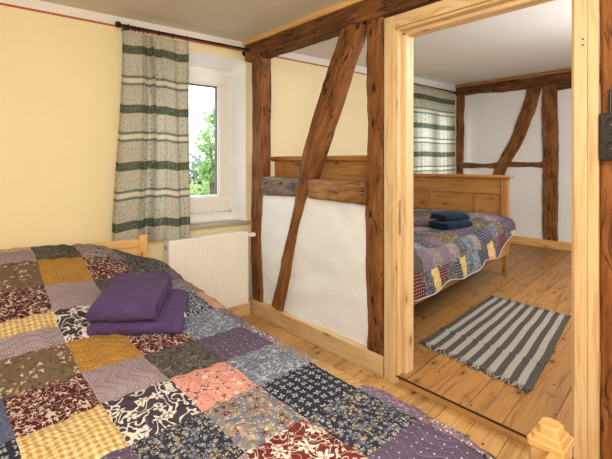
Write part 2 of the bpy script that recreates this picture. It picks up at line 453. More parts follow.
# ---- curtain cloth (uv.y = metres from the bottom hem along cloth, uv.x metres across)
def curtain_mat(name, zs_thick, zs_pair, k=1.0, transl=.25):
    t = NT(name); uv = t.uv(); sp = t.sep(uv)
    weave = t.noise(t.mapv(uv, (220, 220, 1)), 1.0, 2, .6)
    col = t.ramp(weave, [(.3, lin('#b9b6a8')), (.7, lin('#d6d3c6'))])
    col = t.mix(t.m('MULTIPLY', t.ss(t.noise(t.mapv(uv, (60, 7, 1)), 1.0, 2), .45, .7), .25), col, lin('#9d9a8c'))
    tu = t.vm('ADD', t.mapv(uv, (1, 1, 1)), (3.1, 7.7, 0))
    d = t.vor(tu, 22 / k, .7)
    col = t.mix(t.m('MULTIPLY', t.ss(d.outputs['Distance'], .17, .1), .75), col, lin('#6f7567'))
    def band(z, h):
        return t.ss(t.m('ABSOLUTE', t.m('SUBTRACT', sp[1], z)), h * .5 + .0015, h * .5 - .0015)
    fl = t.noise(t.mapv(uv, (95, 95, 1)), 1.0, 2, .6, .8)
    green = t.ramp(fl, [(.4, lin('#35423a')), (.54, lin('#4d5b50')), (.64, lin('#959b88'))])
    for z in zs_thick:
        col = t.mix(t.m('MULTIPLY', band(z, .088 * k), .7), col, lin('#c9bf9f'))
        col = t.mix(t.m('MULTIPLY', band(z, .062 * k), .93), col, green)
    for z in zs_pair:
        col = t.mix(t.m('MULTIPLY', band(z, .070 * k), .85), col, lin('#56625a'))
        col = t.mix(t.m('MULTIPLY', band(z, .052 * k), .6), col, lin('#9aa093')); col = t.mix(band(z, .032 * k), col, lin('#ded7c2'))
    t.set(col, .9, t.bump(weave, .3, .002), spec=.1)
    tr = t.n('BsdfTranslucent'); t.put(tr.inputs[0], col)
    mx = t.n('MixShader'); mx.inputs[0].default_value = transl
    t.t.links.new(t.b.outputs[0], mx.inputs[1]); t.t.links.new(tr.outputs[0], mx.inputs[2]); t.t.links.new(mx.outputs[0], t.out.inputs[0])
    return t.mat

# ------------------------------------------------------------------ camera
FPX, HY = 405.0, 162.0
TH = math.atan(366 / FPX)
cam_d = bpy.data.cameras.new('camera'); cam = bpy.data.objects.new('camera', cam_d); COL.objects.link(cam)
cam_d.sensor_width = 36.0; cam_d.sensor_fit = 'HORIZONTAL'; cam_d.lens = 36 * FPX / 612
cam_d.shift_y = -(229.5 - HY) / 612
cam_d.clip_start = .02
cam.location = (0, 0, 1.3); cam.rotation_euler = (PI / 2, 0, -TH)
SC.camera = cam

# ------------------------------------------------------------------ frames
PX = 2.0                                  # room-side face of the timber partition
W1 = ((PX, 3.0, 0), math.atan2(-0.0749388, 0.9971882))   # window wall, first room
A2 = math.atan2(.43, 4.6)
W2 = ((PX, 3.0, 0), A2)                   # window wall, second room
CZ = 2.35
def ceil2(x): return 2.35 + (x - 2.1) * .06
BA = math.radians(4.64)                   # floor board direction

# ------------------------------------------------------------------ floors
def boards(name, x0, x1, y0, y1, ztop, seam0, width, mat, label, clip_left=None, thick=.03):
    mb = MB(); c, s = math.cos(BA), math.sin(BA)
    k0 = int((y0 - 1.2 - seam0) / width) - 1; k1 = int((y1 + .6 - seam0) / width) + 1
    for k in range(k0, k1):
        ta, tb = seam0 + k * width + .0013, seam0 + (k + 1) * width - .0013
        col = random.random(); o = random.uniform(0, 30)
        # board strip between t=ta..tb clipped to the room rectangle (convex clip)
        def w(sx, t): return (c * sx - s * t, s * sx + c * t)
        poly = [w(-3, ta), w(9, ta), w(9, tb), w(-3, tb)]
        for axis, lim, sign in ((0, x0, 1), (0, x1, -1), (1, y0, 1), (1, y1, -1)):
            out = []
            for i in range(len(poly)):
                p, q = poly[i], poly[(i + 1) % len(poly)]
                dp, dq = sign * (p[axis] - lim), sign * (q[axis] - lim)
                if dp >= 0: out.append(p)
                if dp * dq < 0:
                    tt = dp / (dp - dq); out.append((p[0] + (q[0] - p[0]) * tt, p[1] + (q[1] - p[1]) * tt))
            poly = out
            if not poly: break
        if len(poly) < 3: continue
        def uvp(p): return (-s * p[0] + c * p[1] + o, c * p[0] + s * p[1] + o)
        mb.face([(p[0], p[1], ztop) for p in poly], [uvp(p) for p in poly], 0, col)
        for i in range(len(poly)):
            p, q = poly[i], poly[(i + 1) % len(poly)]
            mb.face([(p[0], p[1], ztop - thick), (q[0], q[1], ztop - thick), (q[0], q[1], ztop), (p[0], p[1], ztop)],
                    [(uvp(p)[0], uvp(p)[1]), uvp(q), (uvp(q)[0], uvp(q)[1] + .02), (uvp(p)[0], uvp(p)[1] + .02)], 1 if thick < .02 else 0, col)
    # dark bed below the gaps
    mb.face([(x0, y0, ztop - thick * .5), (x1, y0, ztop - thick * .5), (x1, y1, ztop - thick * .5), (x0, y1, ztop - thick * .5)], None, 1)
    o = build(name, mb, [mat, plain('dark gap ' + name, '#3a2314', .9)])
    return tag(o, label, 'floor', kind='structure')
FZ2 = .05
boards('floor', -1.0, 2.0, -1.3, 3.3, 0.0, .770, .1585, M['floor_pine'], 'pale honey pine board floor of the front room beside the patchwork bed')
boards('floor_2', 1.988, 6.62, -.9, 3.5, FZ2, .467, .1765, M['floor_pine2'], 'knotty brown pine board floor of the room beyond the doorway', thick=.012)

mb = MB(); mb.box(-1.06, 6.7, -1.36, 3.9, -.12, -.031)  # unseen slab added to keep world light out of the floor gaps
tag(build('floor_light_stop', mb, plain('slab', '#3a2a1c', .9)), 'dark subfloor added under the boards of both rooms to stop light leaking up', 'floor', kind='structure')
# ------------------------------------------------------------------ ceilings
mb = MB(); mb.box(-1.05, 2.05, -1.35, 3.45, CZ, CZ + .06)
tag(build('ceiling', mb, M['ceiling']), 'cream white ceiling of the front room', 'ceiling', kind='structure')
mb = MB()
xs = (2.05, 6.7)
P = [(2.05, -1, ceil2(2.05)), (6.7, -1, ceil2(6.7)), (6.7, 3.9, ceil2(6.7)), (2.05, 3.9, ceil2(2.05))]
Q = [(p[0], p[1], p[2] + .06) for p in P]
mb.face(P[::-1]); mb.face(Q)
for i in range(4): mb.face([P[i], P[(i + 1) % 4], Q[(i + 1) % 4], Q[i]])
tag(build('ceiling_2', mb, M['ceiling2']), 'pale grey ceiling of the room beyond the doorway', 'ceiling', kind='structure')

# ------------------------------------------------------------------ window walls
def rounded_opening(s0, s1, z0, z1, r, n=6):
    pts = [(s0, z0), (s1, z0)]
    for i in range(n + 1):
        a = PI / 2 * i / n; pts.append((s1 - r + r * math.cos(a), z1 - r + r * math.sin(a)))
    for i in range(n + 1):
        a = PI / 2 + PI / 2 * i / n; pts.append((s0 + r + r * math.cos(a), z1 - r + r * math.sin(a)))
    return pts

def window_wall(name, frame, s0, s1, ztop, op, inner, line0, line1, label, depth=.34):
    """local x along wall, local y outward; op=(s0,s1,z0,z1,r)"""
    mb = MB()
    a, b, z0, z1, r = op
    def lz(s): return line0 + (line1 - line0) * (s - s0) / (s1 - s0)
    out = rounded_opening(*op)
    inn = rounded_opening(*inner)
    def vq(sa, sb, za, zb, mat):
        za_, zb_ = (za if callable(za) else (lambda s: za)), (zb if callable(zb) else (lambda s: zb))
        n = max(1, int(abs(sb - sa) / .2))
        for i in range(n):
            p, q = sa + (sb - sa) * i / n, sa + (sb - sa) * (i + 1) / n
            mb.face([(p, 0, za_(p)), (q, 0, za_(q)), (q, 0, zb_(q)), (p, 0, zb_(p))], None, mat)
    # plain parts, bands: yellow, red line, white
    vq(s0, a, 0.0, lz, 0); vq(b, s1, 0.0, lz, 0); vq(a, b, 0.0, z0, 0)
    # above opening
    top = out[2:]
    for i in range(len(top) - 1):
        p, q = top[i], top[i + 1]
        mb.face([(q[0], 0, q[1]), (p[0], 0, p[1]), (p[0], 0, lz(p[0])), (q[0], 0, lz(q[0]))], None, 0)
    vq(s0, s1, lz, lambda s: lz(s) + .015, 2)
    vq(s0, s1, lambda s: lz(s) + .015, ztop, 1)
    n = len(out)
    for i in range(n):    # reveal
        p, q, pi, qi = out[i], out[(i + 1) % n], inn[i], inn[(i + 1) % n]
        mb.face([(p[0], 0, p[1]), (q[0], 0, q[1]), (qi[0], .15, qi[1]), (pi[0], .15, pi[1])][::-1], None, 3)
        mb.face([(pi[0], .15, pi[1]), (qi[0], .15, qi[1]), (qi[0], depth, qi[1]), (pi[0], depth, pi[1])][::-1], None, 1)
    # outer skin so that no light leaks
    ia, ib, iz0, iz1, _ = inner
    for (p, q, za, zb) in ((s0, ia, 0, ztop), (ib, s1, 0, ztop), (ia, ib, 0, iz0), (ia, ib, iz1, ztop)):
        mb.face([(p, depth, za), (p, depth, zb), (q, depth, zb), (q, depth, za)], None, 1)
    o = build(name, mb, [M['yellow'], M['white_wall'], M['red_line'], M['reveal']])
    o.location = frame[0]; o.rotation_euler = (0, 0, frame[1])
    return tag(o, label, 'wall', kind='structure')

OP1 = (-1.02, -.003, .775, 2.195, .055); IN1 = (-.97, -.058, .79, 2.11, .03)
window_wall('wall_back', W1, -3.05, .06, CZ + .02, OP1, IN1, 2.277, 2.268, 'cream yellow wall with thin red line holding the window above the radiator')
OP2 = (2.95, 4.25, .95, 2.36, .08); IN2 = (2.98, 4.22, .97, 2.33, .03)
window_wall('wall_back_2', W2, .06, 4.68, 2.78, OP2, IN2, 2.274, 2.497, 'cream yellow wall with red line continuing behind the timber partition')

def window(name, frame, s0, s1, z0, z1, label, mull, low=.0):
    root = thing(name, label, 'window', frame[0], frame[1], kind='structure')
    fw = .055; y0, y1 = .15, .215; lo = low
    mb = MB()
    for b in ((s0, s1, z0, z0 + fw + lo * .4), (s0, s1, z1 - fw, z1), (s0, s0 + fw, z0 + fw, z1 - fw), (s1 - fw, s1, z0 + fw, z1 - fw), (mull - fw / 2, mull + fw / 2, z0 + fw, z1 - fw)):
        mb.box(b[0], b[1], y0, y1, b[2], b[3])
    fr = build('window_frame', mb, M['pvc'], root, .004)
    for (a, b) in ((s0 + fw, mull - fw / 2), (mull + fw / 2, s1 - fw)):
        a -= .008; b += .008
        sw = .088; za, zb = z0 + fw + lo * .4 - .008, z1 - fw + .008
        mb = MB(); ya, yb = y0 - .022, y0 + .035; sb = sw + lo * .6
        for q in ((a, b, za, za + sb), (a, b, zb - sw, zb), (a, a + sw, za + sb, zb - sw), (b - sw, b, za + sb, zb - sw)):
            mb.box(q[0], q[1], ya, yb, q[2], q[3])
        # glazing bead
        for q in ((a + sw, b - sw, za + sb, za + sb + .012), (a + sw, b - sw, zb - sw - .012, zb - sw), (a + sw, a + sw + .012, za + sb, zb - sw), (b - sw - .012, b - sw, za + sw, zb - sw)):
            mb.box(q[0], q[1], ya + .012, yb, q[2], q[3])
        sash = build('window_sash', mb, M['pvc'], root, .004)
        mb = MB()
        for q in ((a + sw + .012, b - sw - .012, za + sw + .01, za + sw + .02), (b - sw - .022, b - sw - .012, za + sw, zb - sw), (a + sw + .012, a + sw + .022, za + sw, zb - sw), (a + sw, b - sw, zb - sw - .022, zb - sw - .012)):
            mb.box(q[0], q[1], ya + .03, yb - .002, q[2], q[3])
        build('window_seal', mb, M['seal'], sash)
        mb = MB(); mb.face([(a + sw, y0 + .012, za + sw), (b - sw, y0 + .012, za + sw), (b - sw, y0 + .012, zb - sw), (a + sw, y0 + .012, zb - sw)])
        build('window_pane', mb, M['glass'], sash)
    mb = MB(); mb.box(mull + .03, mull + .055, y0 - .04, y0 - .022, 1.33, 1.40); mb.box(mull + .033, mull + .052, y0 - .055, y0 - .04, 1.26, 1.385)
    build('window_handle', mb, M['pvc'], root, .005)
    # hinges
    mb = MB(); mb.tube([(s1 - .06, y0 - .028, z0 + .09), (s1 - .06, y0 - .028, z0 + .17)], .009); mb.tube([(s1 - .06, y0 - .028, z1 - .17), (s1 - .06, y0 - .028, z1 - .09)], .009)
    build('window_hinge', mb, M['pvc'], root)
    return root
window('window_1', W1, -.97, -.058, .79, 2.11, 'white plastic two-leaf window above the radiator half covered by curtain', -.62, .075)
window('window_2', W2, 2.98, 4.22, .97, 2.33, 'white window behind the drawn striped curtain in the far room', 3.6)

mb = MB(); mb.box(-1.04, .03, -.032, .15, .755, .785, 'x')
o = build('trim_sill', mb, M['sill'], None, .006)
o.location = W1[0]; o.rotation_euler = (0, 0, W1[1]); tag(o, 'taupe stone window sill above the radiator', 'window sill', kind='structure')

# ------------------------------------------------------------------ other walls of the shell
def wall(name, a, label, mat, cat='wall', bev=0):
    mb = MB(); mb.box(*a); return tag(build(name, mb, mat, None, bev), label, cat, kind='structure')
wall('wall_left', (-1.06, -1.0, -1.35, 3.4, 0, CZ), 'cream yellow wall on the far side of the patchwork bed', M['yellow'])
wall('wall_front', (-1.06, 2.1, -1.36, -1.3, 0, CZ), 'cream wall at the foot of the patchwork bed behind the viewer', M['yellow'])
wall('wall_front_2', (2.1, 6.7, -.96, -.9, 0, 2.75), 'white wall of the far room opposite the curtained window', M['white_wall'])

# far wall with plaster relief
mb = MB()
def fw_fn(u, v):
    y = -1 + 4.6 * u; z = 2.75 * v
    return (6.60 - .012 * nz(y * 1.3, z * 1.3, 4.2) - .006 * nz(y * 5, z * 5), y, z)
mb.grid(fw_fn, 60, 40)
for p in ([(6.7, -1, 0), (6.7, 3.6, 0), (6.7, 3.6, 2.75), (6.7, -1, 2.75)],): mb.face(p)
tag(build('wall_right_2', mb, M['plaster'], smooth=True), 'white plastered timber framed wall at the end of the far room', 'wall', kind='structure')

# partition plaster infill below the mid rail
mb = MB()
def pl_fn(u, v):
    y = 1.56 + 1.32 * u; z = .06 + 1.02 * v
    edge = min(1.0, min(abs(y - 1.64), abs(y - 2.76), ) / .1)
    zt = 1.0 - v
    bul = .016 * nz(y * 2.2, z * 2.2, 1.5) + .008 * nz(y * 7, z * 7) - .012 * math.sin(PI * min(1, max(0, (z - .1) / .95)))
    return (2.017 + bul, y, z)
mb.grid(pl_fn, 40, 30)
mb.face([(2.09, 1.56, .06), (2.09, 2.88, .06), (2.09, 2.88, 1.08), (2.09, 1.56, 1.08)])
mb.face([(2.017, 1.56, 1.08), (2.09, 1.56, 1.08), (2.09, 2.88, 1.08), (2.017, 2.88, 1.08)])
tag(build('wall_partition', mb, M['plaster'], smooth=False), 'white bulging lime plaster infill between the partition timbers', 'wall', kind='structure')
for p in bpy.data.objects['wall_partition'].data.polygons: p.use_smooth = True
wall('wall_partition_2', (2.01, 2.1, -1.3, .2, 0, CZ), 'white plaster wall right of the doorway post', M['plaster'])
wall('wall_partition_3', (2.03, 2.1, .2, 1.52, 2.17, CZ), 'wall strip above the doorway', M['plaster'])

# ------------------------------------------------------------------ timbers
def timber(name, path, wid, x0, x1, mat, label, seed=0.0, wob=.008, step=.05, plane='yz', kind='structure', cat='timber beam', group=None, round_=.016):
    """hewn timber whose centre line runs in a vertical plane; path=[(a,z)], wid=[w per point]; x0..x1 is the depth"""
    # resample
    segs = [math.dist(p, q) for p, q in zip(path, path[1:])]; tot = sum(segs)
    n = max(6, int(tot / step)); pts = []; ws = []
    for k in range(n + 1):
        d = tot * k / n; i = 0
        while i < len(segs) - 1 and d > segs[i]: d -= segs[i]; i += 1
        t = d / segs[i]
        # smooth the kinks slightly
        pts.append((path[i][0] + (path[i + 1][0] - path[i][0]) * t, path[i][1] + (path[i + 1][1] - path[i][1]) * t))
        ws.append(wid[i] + (wid[i + 1] - wid[i]) * t)
    for _ in range(3):
        pts = [pts[0]] + [tuple((pts[k - 1][j] + 2 * pts[k][j] + pts[k + 1][j]) / 4 for j in (0, 1)) for k in range(1, n)] + [pts[-1]]
    mb = MB(); rings = []; per = None
    m = 5
    for k in range(n + 1):
        t = (pts[min(k + 1, n)][0] - pts[max(k - 1, 0)][0], pts[min(k + 1, n)][1] - pts[max(k - 1, 0)][1])
        l = math.hypot(*t); t = (t[0] / l, t[1] / l); nn = (-t[1], t[0])
        d = tot * k / n; h = ws[k] / 2
        def wv(side): return wob * (1.3 * nz(d * 3.1, seed + side * 7.7, .3) + .7 * nz(d * 11, seed + side * 3.1, 2.7))
        hl, hr = h + wv(1), h + wv(2)
        xa, xb = x0 + wv(3) * .7, x1 + wv(4) * .7
        r = round_
        prof = []
        for (cx_, cn, a0) in ((xa + r, -hr + r, PI), (xb - r, -hr + r, PI * 1.5), (xb - r, hl - r, 0), (xa + r, hl - r, PI / 2)):
            for q in range(3):
                a = a0 + PI / 2 * q / 2
                prof.append((cx_ + r * math.cos(a), cn + r * math.sin(a)))
        # extra points across the wide faces for a hewn surface
        full = []
        for q in range(len(prof)):
            p, s = prof[q], prof[(q + 1) % len(prof)]
            full.append(p)
            if q % 3 == 2:
                for e in (1, 2, 3):
                    f = e / 4
                    full.append((p[0] + (s[0] - p[0]) * f + .5 * wob * nz(d * 7, seed + q, e) * (1 if q in (2, 8) or True else 0), p[1] + (s[1] - p[1]) * f))
        rings.append([(x, pts[k][0] + nn[0] * c, pts[k][1] + nn[1] * c) for x, c in full])
        if per is None:
            per = [0]
            for p, q in zip(full, full[1:] + full[:1]): per.append(per[-1] + math.dist(p, q))
    N = len(rings[0]); b = 0
    for R in rings: mb.v.extend(R)
    so = seed * 1.7
    for k in range(n):
        for i in range(N):
            j = (i + 1) % N
            mb.f.append((k * N + i, k * N + j, (k + 1) * N + j, (k + 1) * N + i))
            v0, v1 = tot * k / n + so, tot * (k + 1) / n + so
            mb.uv.append([(per[i] + so, v0), (per[i + 1] + so, v0), (per[i + 1] + so, v1), (per[i] + so, v1)]); mb.m.append(0); mb.col.append(.5)
    mb.face(rings[0][::-1], [(p[1], p[0] * .3) for p in rings[0][::-1]]); mb.face(rings[-1], [(p[1], p[0] * .3) for p in rings[-1]])
    o = build(name, mb, mat, smooth=True)
    return tag(o, label, cat, group, kind)

# first partition
timber('timber_post', [(2.836, .11), (2.845, .8), (2.83, 1.5), (2.838, 2.2)], [.15, .145, .145, .15], 1.99, 2.10, M['timber'], 'knotty brown timber post in the corner beside the radiator', 1.3, cat='timber post')
timber('timber_post', [(1.568, .11), (1.58, .4), (1.565, .8), (1.578, 1.3), (1.56, 1.75), (1.575, 2.2)], [.15, .115, .145, .13, .15, .13], 1.99, 2.10, M['timber_red'], 'wavy edged red brown timber post against the light pine doorway', 4.1, .013, cat='timber post')
timber('timber_brace', [(2.555, .13), (2.45, .45), (2.335, .85), (2.245, 1.10), (2.16, 1.35), (1.985, 1.74), (1.83, 2.06), (1.755, 2.22)], [.13, .115, .115, .12, .16, .175, .165, .165], 1.985, 2.085, M['timber_red'], 'slanting red brown timber brace crossing the white plaster partition', 8.8, .009, cat='timber brace')
timber('timber_rail', [(2.765, 1.098), (2.52, 1.10), (2.26, 1.11)], [.15, .145, .125], 1.992, 2.11, M['timber_grey'], 'short grey weathered timber rail left of the slanting brace', 12.3, cat='timber rail')
timber('timber_rail', [(2.17, 1.105), (1.9, 1.11), (1.64, 1.105)], [.14, .145, .16], 1.98, 2.11, M['timber_light'], 'short brown timber rail right of the slanting brace', 15.1, cat='timber rail')
timber('timber_beam', [(2.97, 2.245), (2.0, 2.25), (1.0, 2.25), (-.8, 2.25)], [.135, .13, .14, .14], 1.97, 2.10, M['timber_dark'], 'dark brown ceiling beam carried by the partition posts', 18.4, .007)
timber('timber_post', [(.302, .0), (.304, 1.1), (.302, 2.2)], [.245, .245, .245], 1.995, 2.10, M['timber_orange_lit'], 'orange brown timber post with the black socket right of the doorway', 22.0, .004, cat='timber post')
mb = MB(); mb.box(1.955, 2.0, -.8, 2.99, 2.312, CZ, 'y')
tag(build('trim_1', mb, M['bed_pine'], None, .004), 'light pine batten between ceiling and dark partition beam', 'batten', kind='structure')
mb = MB(); mb.box(1.975, 2.06, 1.50, 2.93, 0, .122, 'y')
tag(build('trim_2', mb, M['pine'], None, .005), 'pale pine floor beam below the white plaster partition', 'skirting', kind='structure')
mb = MB(); mb.box(-1.0, -.03, -.13, -.03, 0, .115, 'x')
o = build('trim_3', mb, M['pine'], None, .005); o.location = W1[0]; o.rotation_euler = (0, 0, W1[1])
tag(o, 'pale pine skirting beam under the radiator', 'skirting', kind='structure')

# far wall timbers (front face x 6.58)
FX0, FX1 = 6.565, 6.66
timber('timber_beam', [(3.52, 2.50), (2.6, 2.485), (1.7, 2.475), (.4, 2.47)], [.13, .15, .17, .17], FX0 - .015, FX1, M['timber_dark'], 'dark brown beam along the top of the far white wall', 31.0, .012)
timber('timber_post', [(3.37, .05), (3.375, 1.2), (3.36, 2.44)], [.13, .12, .13], FX0, FX1, M['timber'], 'narrow brown timber post beside the far curtain', 33.0, .012, cat='timber post')
timber('timber_post', [(1.99, .14), (1.985, 1.2), (1.995, 2.42)], [.19, .2, .2], FX0 - .008, FX1, M['timber'], 'wide brown timber post at the right of the far white wall', 35.0, .011, cat='timber post')
timber('timber_brace', [(2.76, 1.02), (2.66, 1.28), (2.47, 1.6), (2.31, 2.0), (2.19, 2.42)], [.17, .17, .19, .19, .17], FX0 - .005, FX1, M['timber'], 'slanting brown timber brace on the far white wall', 38.0, .014, cat='timber brace')
timber('timber_rail', [(3.30, 1.25), (2.9, 1.245), (2.72, 1.25)], [.085, .07, .10], FX0 + .004, FX1, M['timber'], 'thin brown timber rail left of the far brace', 41.0, .012, cat='timber rail')
timber('timber_rail', [(2.66, 1.265), (2.3, 1.265), (2.07, 1.262)], [.11, .07, .09], FX0 + .004, FX1, M['timber'], 'thin brown timber rail between the far brace and wide post', 43.0, .012, cat='timber rail')
timber('timber_rail', [(1.90, 2.37), (1.6, 2.40), (.6, 2.40)], [.09, .11, .11], FX0 + .002, FX1, M['timber_dark'], 'dark timber rail right of the wide far post below the beam', 45.0, .01, cat='timber rail')
mb = MB(); mb.box(6.535, 6.585, .3, 3.46, 2.565, 2.615, 'y')
tag(build('trim_4', mb, M['old_pine'], None, .004), 'light batten above the dark beam on the far wall', 'batten', kind='structure')
mb = MB(); mb.box(6.535, 6.58, -.9, 3.42, FZ2, FZ2 + .115, 'y')
tag(build('baseboard_right', mb, M['bed_pine'], None, .004), 'pale wooden skirting board along the far white wall', 'baseboard', kind='structure')

# ------------------------------------------------------------------ doorway
door = thing('door_1', 'pale pine door frame without a leaf between the two rooms', 'door frame', (PX, 0, 0), kind='structure')
Lx = -.03     # casing front (local x)
def dpart(name, boxes, mat=M['pine'], bev=.003):
    mb = MB()
    for b in boxes: mb.box(*b)
    return build(name, mb, mat, door, bev)
YL, YR, ZH = 1.412, .508, 2.085
dpart('door_casing', [(Lx, -.005, YL, YL + .072, 0, ZH + .07, 'z')])
dpart('door_jamb', [(-.012, .042, YL - .014, YL + .03, 0, ZH, 'z'), (.036, .118, YL - .036, YL + .03, 0, ZH - .02, 'z')])
dpart('door_casing', [(Lx, -.005, YR - .048, YR, 0, ZH + .07, 'z'), (Lx + .004, -.005, YR - .086, YR - .0485, 0, ZH + .07, 'z')])
dpart('door_jamb', [(-.012, .042, YR - .03, YR + .012, 0, ZH, 'z'), (.036, .118, YR - .03, YR + .022, 0, ZH - .02, 'z')])
dpart('door_casing', [(Lx, -.005, YR, YL, ZH, ZH + .07, 'y'), (Lx, -.005, YL, YL + .072, ZH + .0705, ZH + .0715, 'y')])
dpart('door_jamb', [(-.012, .042, YR - .03, YL + .03, ZH - .014, ZH + .03, 'y'), (.036, .118, YR - .03, YL + .03, ZH - .036, ZH + .03, 'y')])
mb = MB(); mb.box(-.004, .014, YL - .0165, YL - .0135, .87, 1.076); 
build('strike_plate', mb, M['steel'], door, .001)
mb = MB(); mb.box(1.991, 2.004, .50, 1.42, 0.0, .038, 'y')
tag(build('trim_threshold', mb, M['floor_pine'], None, .004), 'worn wooden threshold strip below the doorway step', 'threshold', kind='structure')

# screw holes on the right casing
mb = MB()
for z in (1.3 + (162 - 41) / 405 * 1.70, 1.3 + (162 - 47) / 405 * 1.70):
    mb.tube([(-.0285, .474, z), (-.0312, .474, z)], .0045, 10)
build('screw_hole', mb, M['seal'], door)

# ------------------------------------------------------------------ light socket on the right-hand post
sk = thing('power_socket', 'black surface mounted double power socket on the orange brown post', 'socket', (1.995, .364, 1.40))
mb = MB(); mb.box(-.042, 0, -.052, .052, -.094, .094)
build('socket_box', mb, M['black_bakelite'], sk, .006, segs=3)
for dz in (.047, -.047):
    mb = MB()
    def ring(r0, r1, xa, xb):
        n = 28
        for i in range(n):
            a, b = 2 * PI * i / n, 2 * PI * (i + 1) / n
            P = lambda r, t, x: (x, r * math.cos(t), dz + r * math.sin(t))
            mb.face([P(r0, a, xa), P(r0, b, xa), P(r1, b, xb), P(r1, a, xb)])
    ring(.040, .038, -.042, -.050); ring(.038, .029, -.050, -.050); ring(.029, .027, -.050, -.0435); ring(.027, .0001, -.0435, -.0435)
    f = build('socket_face', mb, M['black_bakelite'], sk)
    mb = MB()
    for dy in (-.0095, .0095): mb.tube([(-.0437, dy, dz), (-.0445, dy, dz)], .0027, 10)
    for s in (-1, 1): mb.box(-.048, -.044, -.003, .003, dz + s * .024 - .002, dz + s * .024 + .002)
    build('socket_contact', mb, M['steel'], f)
mb = MB(); mb.tube([(-.012, .02, .094), (-.012, .02, .15), (-.006, .02, .19)], .006, 8)
build('cable', mb, M['black_bakelite'], sk, smooth=True)

# ------------------------------------------------------------------ radiator
rad = thing('radiator', 'cream white ribbed panel radiator below the window sill', 'radiator', W1[0], W1[1])
S0, S1, RZ0, RZ1, RY = -.728, -.056, .105, .708, -.14
mb = MB()
nf = 25; fwid = (S1 - S0 - .03) / nf
prof = [(S0, RZ1)]
xs = [(S0, 0.0), (S0 + .015, 0.0)]
for i in range(nf):
    a = S0 + .015 + i * fwid
    xs += [(a + .30 * fwid, 0.0), (a + .40 * fwid, .0028), (a + .60 * fwid, .0028), (a + .70 * fwid, 0.0)]
xs += [(S1 - .015, 0.0), (S1, 0.0)]
zr = [(RZ0, .004, 0), (RZ0 + .004, 0, 0), (RZ0 + .032, 0, 0), (RZ0 + .045, 0, 1), (RZ1 - .045, 0, 1), (RZ1 - .032, 0, 0), (RZ1 - .004, 0, 0), (RZ1, .004, 0)]
for j in range(len(zr) - 1):
    for i in range(len(xs) - 1):
        def P(i, j): return (xs[i][0], RY + zr[j][1] + xs[i][1] * zr[j][2], zr[j][0])
        mb.face([P(i, j), P(i + 1, j), P(i + 1, j + 1), P(i, j + 1)])
build('front_panel', mb, M['rad_white'], rad)
mb = MB(); mb.box(S0, S1, RY + .006, RY + .02, RZ0, RZ1); mb.box(S0 + .01, S1 - .01, -.045, -.032, RZ0 + .02, RZ1 - .03)
build('rear_panel', mb, M['rad_white'], rad)
for a, b in ((S0 - .002, S0 + .001), (S1 - .001, S1 + .002)):
    mb = MB(); mb.box(a, b, RY + .008, -.03, RZ0 + .02, RZ1 - .005)
    build('side_panel', mb, M['rad_white'], rad, .001)
mb = MB()
mb.box(S0, S1, RY + .004, RY + .014, RZ1 - .008, RZ1 + .004); mb.box(S0, S1, -.04, -.03, RZ1 - .008, RZ1 + .004)
for i in range(56):
    a = S0 + (S1 - S0) * (i + .2) / 56; mb.box(a, a + .006, RY + .014, -.04, RZ1 - .004, RZ1 + .001)
build('top_grille', mb, M['rad_white'], rad)
VO, VZ = -.152, .684
mb = MB(); mb.tube([(S1 - .004, VO, VZ), (S1 + .014, VO, VZ)], .012, 14); mb.tube([(S1 + .012, VO, VZ), (S1 + .015, VO, VZ), (S1 + .050, VO, VZ), (S1 + .055, VO, VZ)], [.015, .019, .019, .014], 18)
build('thermostat_valve', mb, M['pvc'], rad, smooth=False)
mb = MB(); mb.tube([(S0 - .012, -.085, .655), (S0 + .001, -.085, .655)], .014, 16); mb.tube([(S0 - .018, -.085, .655), (S0 - .012, -.085, .655)], .007, 10)
build('vent_plug', mb, M['steel'], rad)
mb = MB(); mb.tube([(S1 + .003, -.075, .60), (S1 + .012, -.075, .59), (S1 + .012, -.075, .118)], .007, 10)
build('feed_pipe', mb, M['rad_white'], rad, smooth=True)
for a in (S0 + .12, S1 - .12):
    mb = MB(); mb.box(a, a + .03, -.032, .0, RZ0 + .05, RZ1 - .05); build('wall_bracket', mb, M['rad_white'], rad)

# ------------------------------------------------------------------ curtains and rods
def curtain_rod(label, frame, s0, s1, off, z0, z1, rings, r=.009, bracket=None):
    root = thing('curtain_rod', label, 'curtain rod', frame[0], frame[1])
    def Z(s): return z0 + (z1 - z0) * (s - s0) / (s1 - s0)
    mb = MB(); mb.tube([(s0, -off, Z(s0)), (s1, -off, Z(s1))], r, 14); build('pole', mb, M['black_metal'], root, smooth=True)
    for s, d in ((s0, -1), (s1, 1)):
        mb = MB(); mb.sphere((s + d * .016, -off, Z(s)), .022); mb.tube([(s, -off, Z(s)), (s + d * .004, -off, Z(s))], .013, 14)
        build('finial', mb, M['black_metal'], root, smooth=True)
    for s in (bracket or (s0 + .05, s1 - .03)):
        mb = MB(); mb.tube([(s, 0, Z(s) - .012), (s, -off, Z(s) - .012)], .007, 10); mb.tube([(s, -.0, Z(s) - .012), (s, -.006, Z(s) - .012)], .022, 14); mb.torus((s, -off, Z(s)), .013, .005, 'x', 14, 6)
        build('bracket', mb, M['black_metal'], root)
    for s in rings:
        mb = MB(); mb.torus((s, -off, Z(s) - .008), .0175, .0028, 'x', 18, 6)
        build('ring', mb, M['black_metal'], root, smooth=True)
    return root
curtain_rod('short black iron curtain rod with ball ends above the radiator window', W1, -1.055, .012, .10, 2.262, 2.262, [-1.02, -1.0, -.975, -.955, -.93, -.90, -.87, -.79, -.685, -.58])
curtain_rod('long thin black curtain rod in the far room', W2, 2.72, 4.33, .09, 2.385, 2.447, [2.8 + 1.5 * i / 22 for i in range(23)], .008)

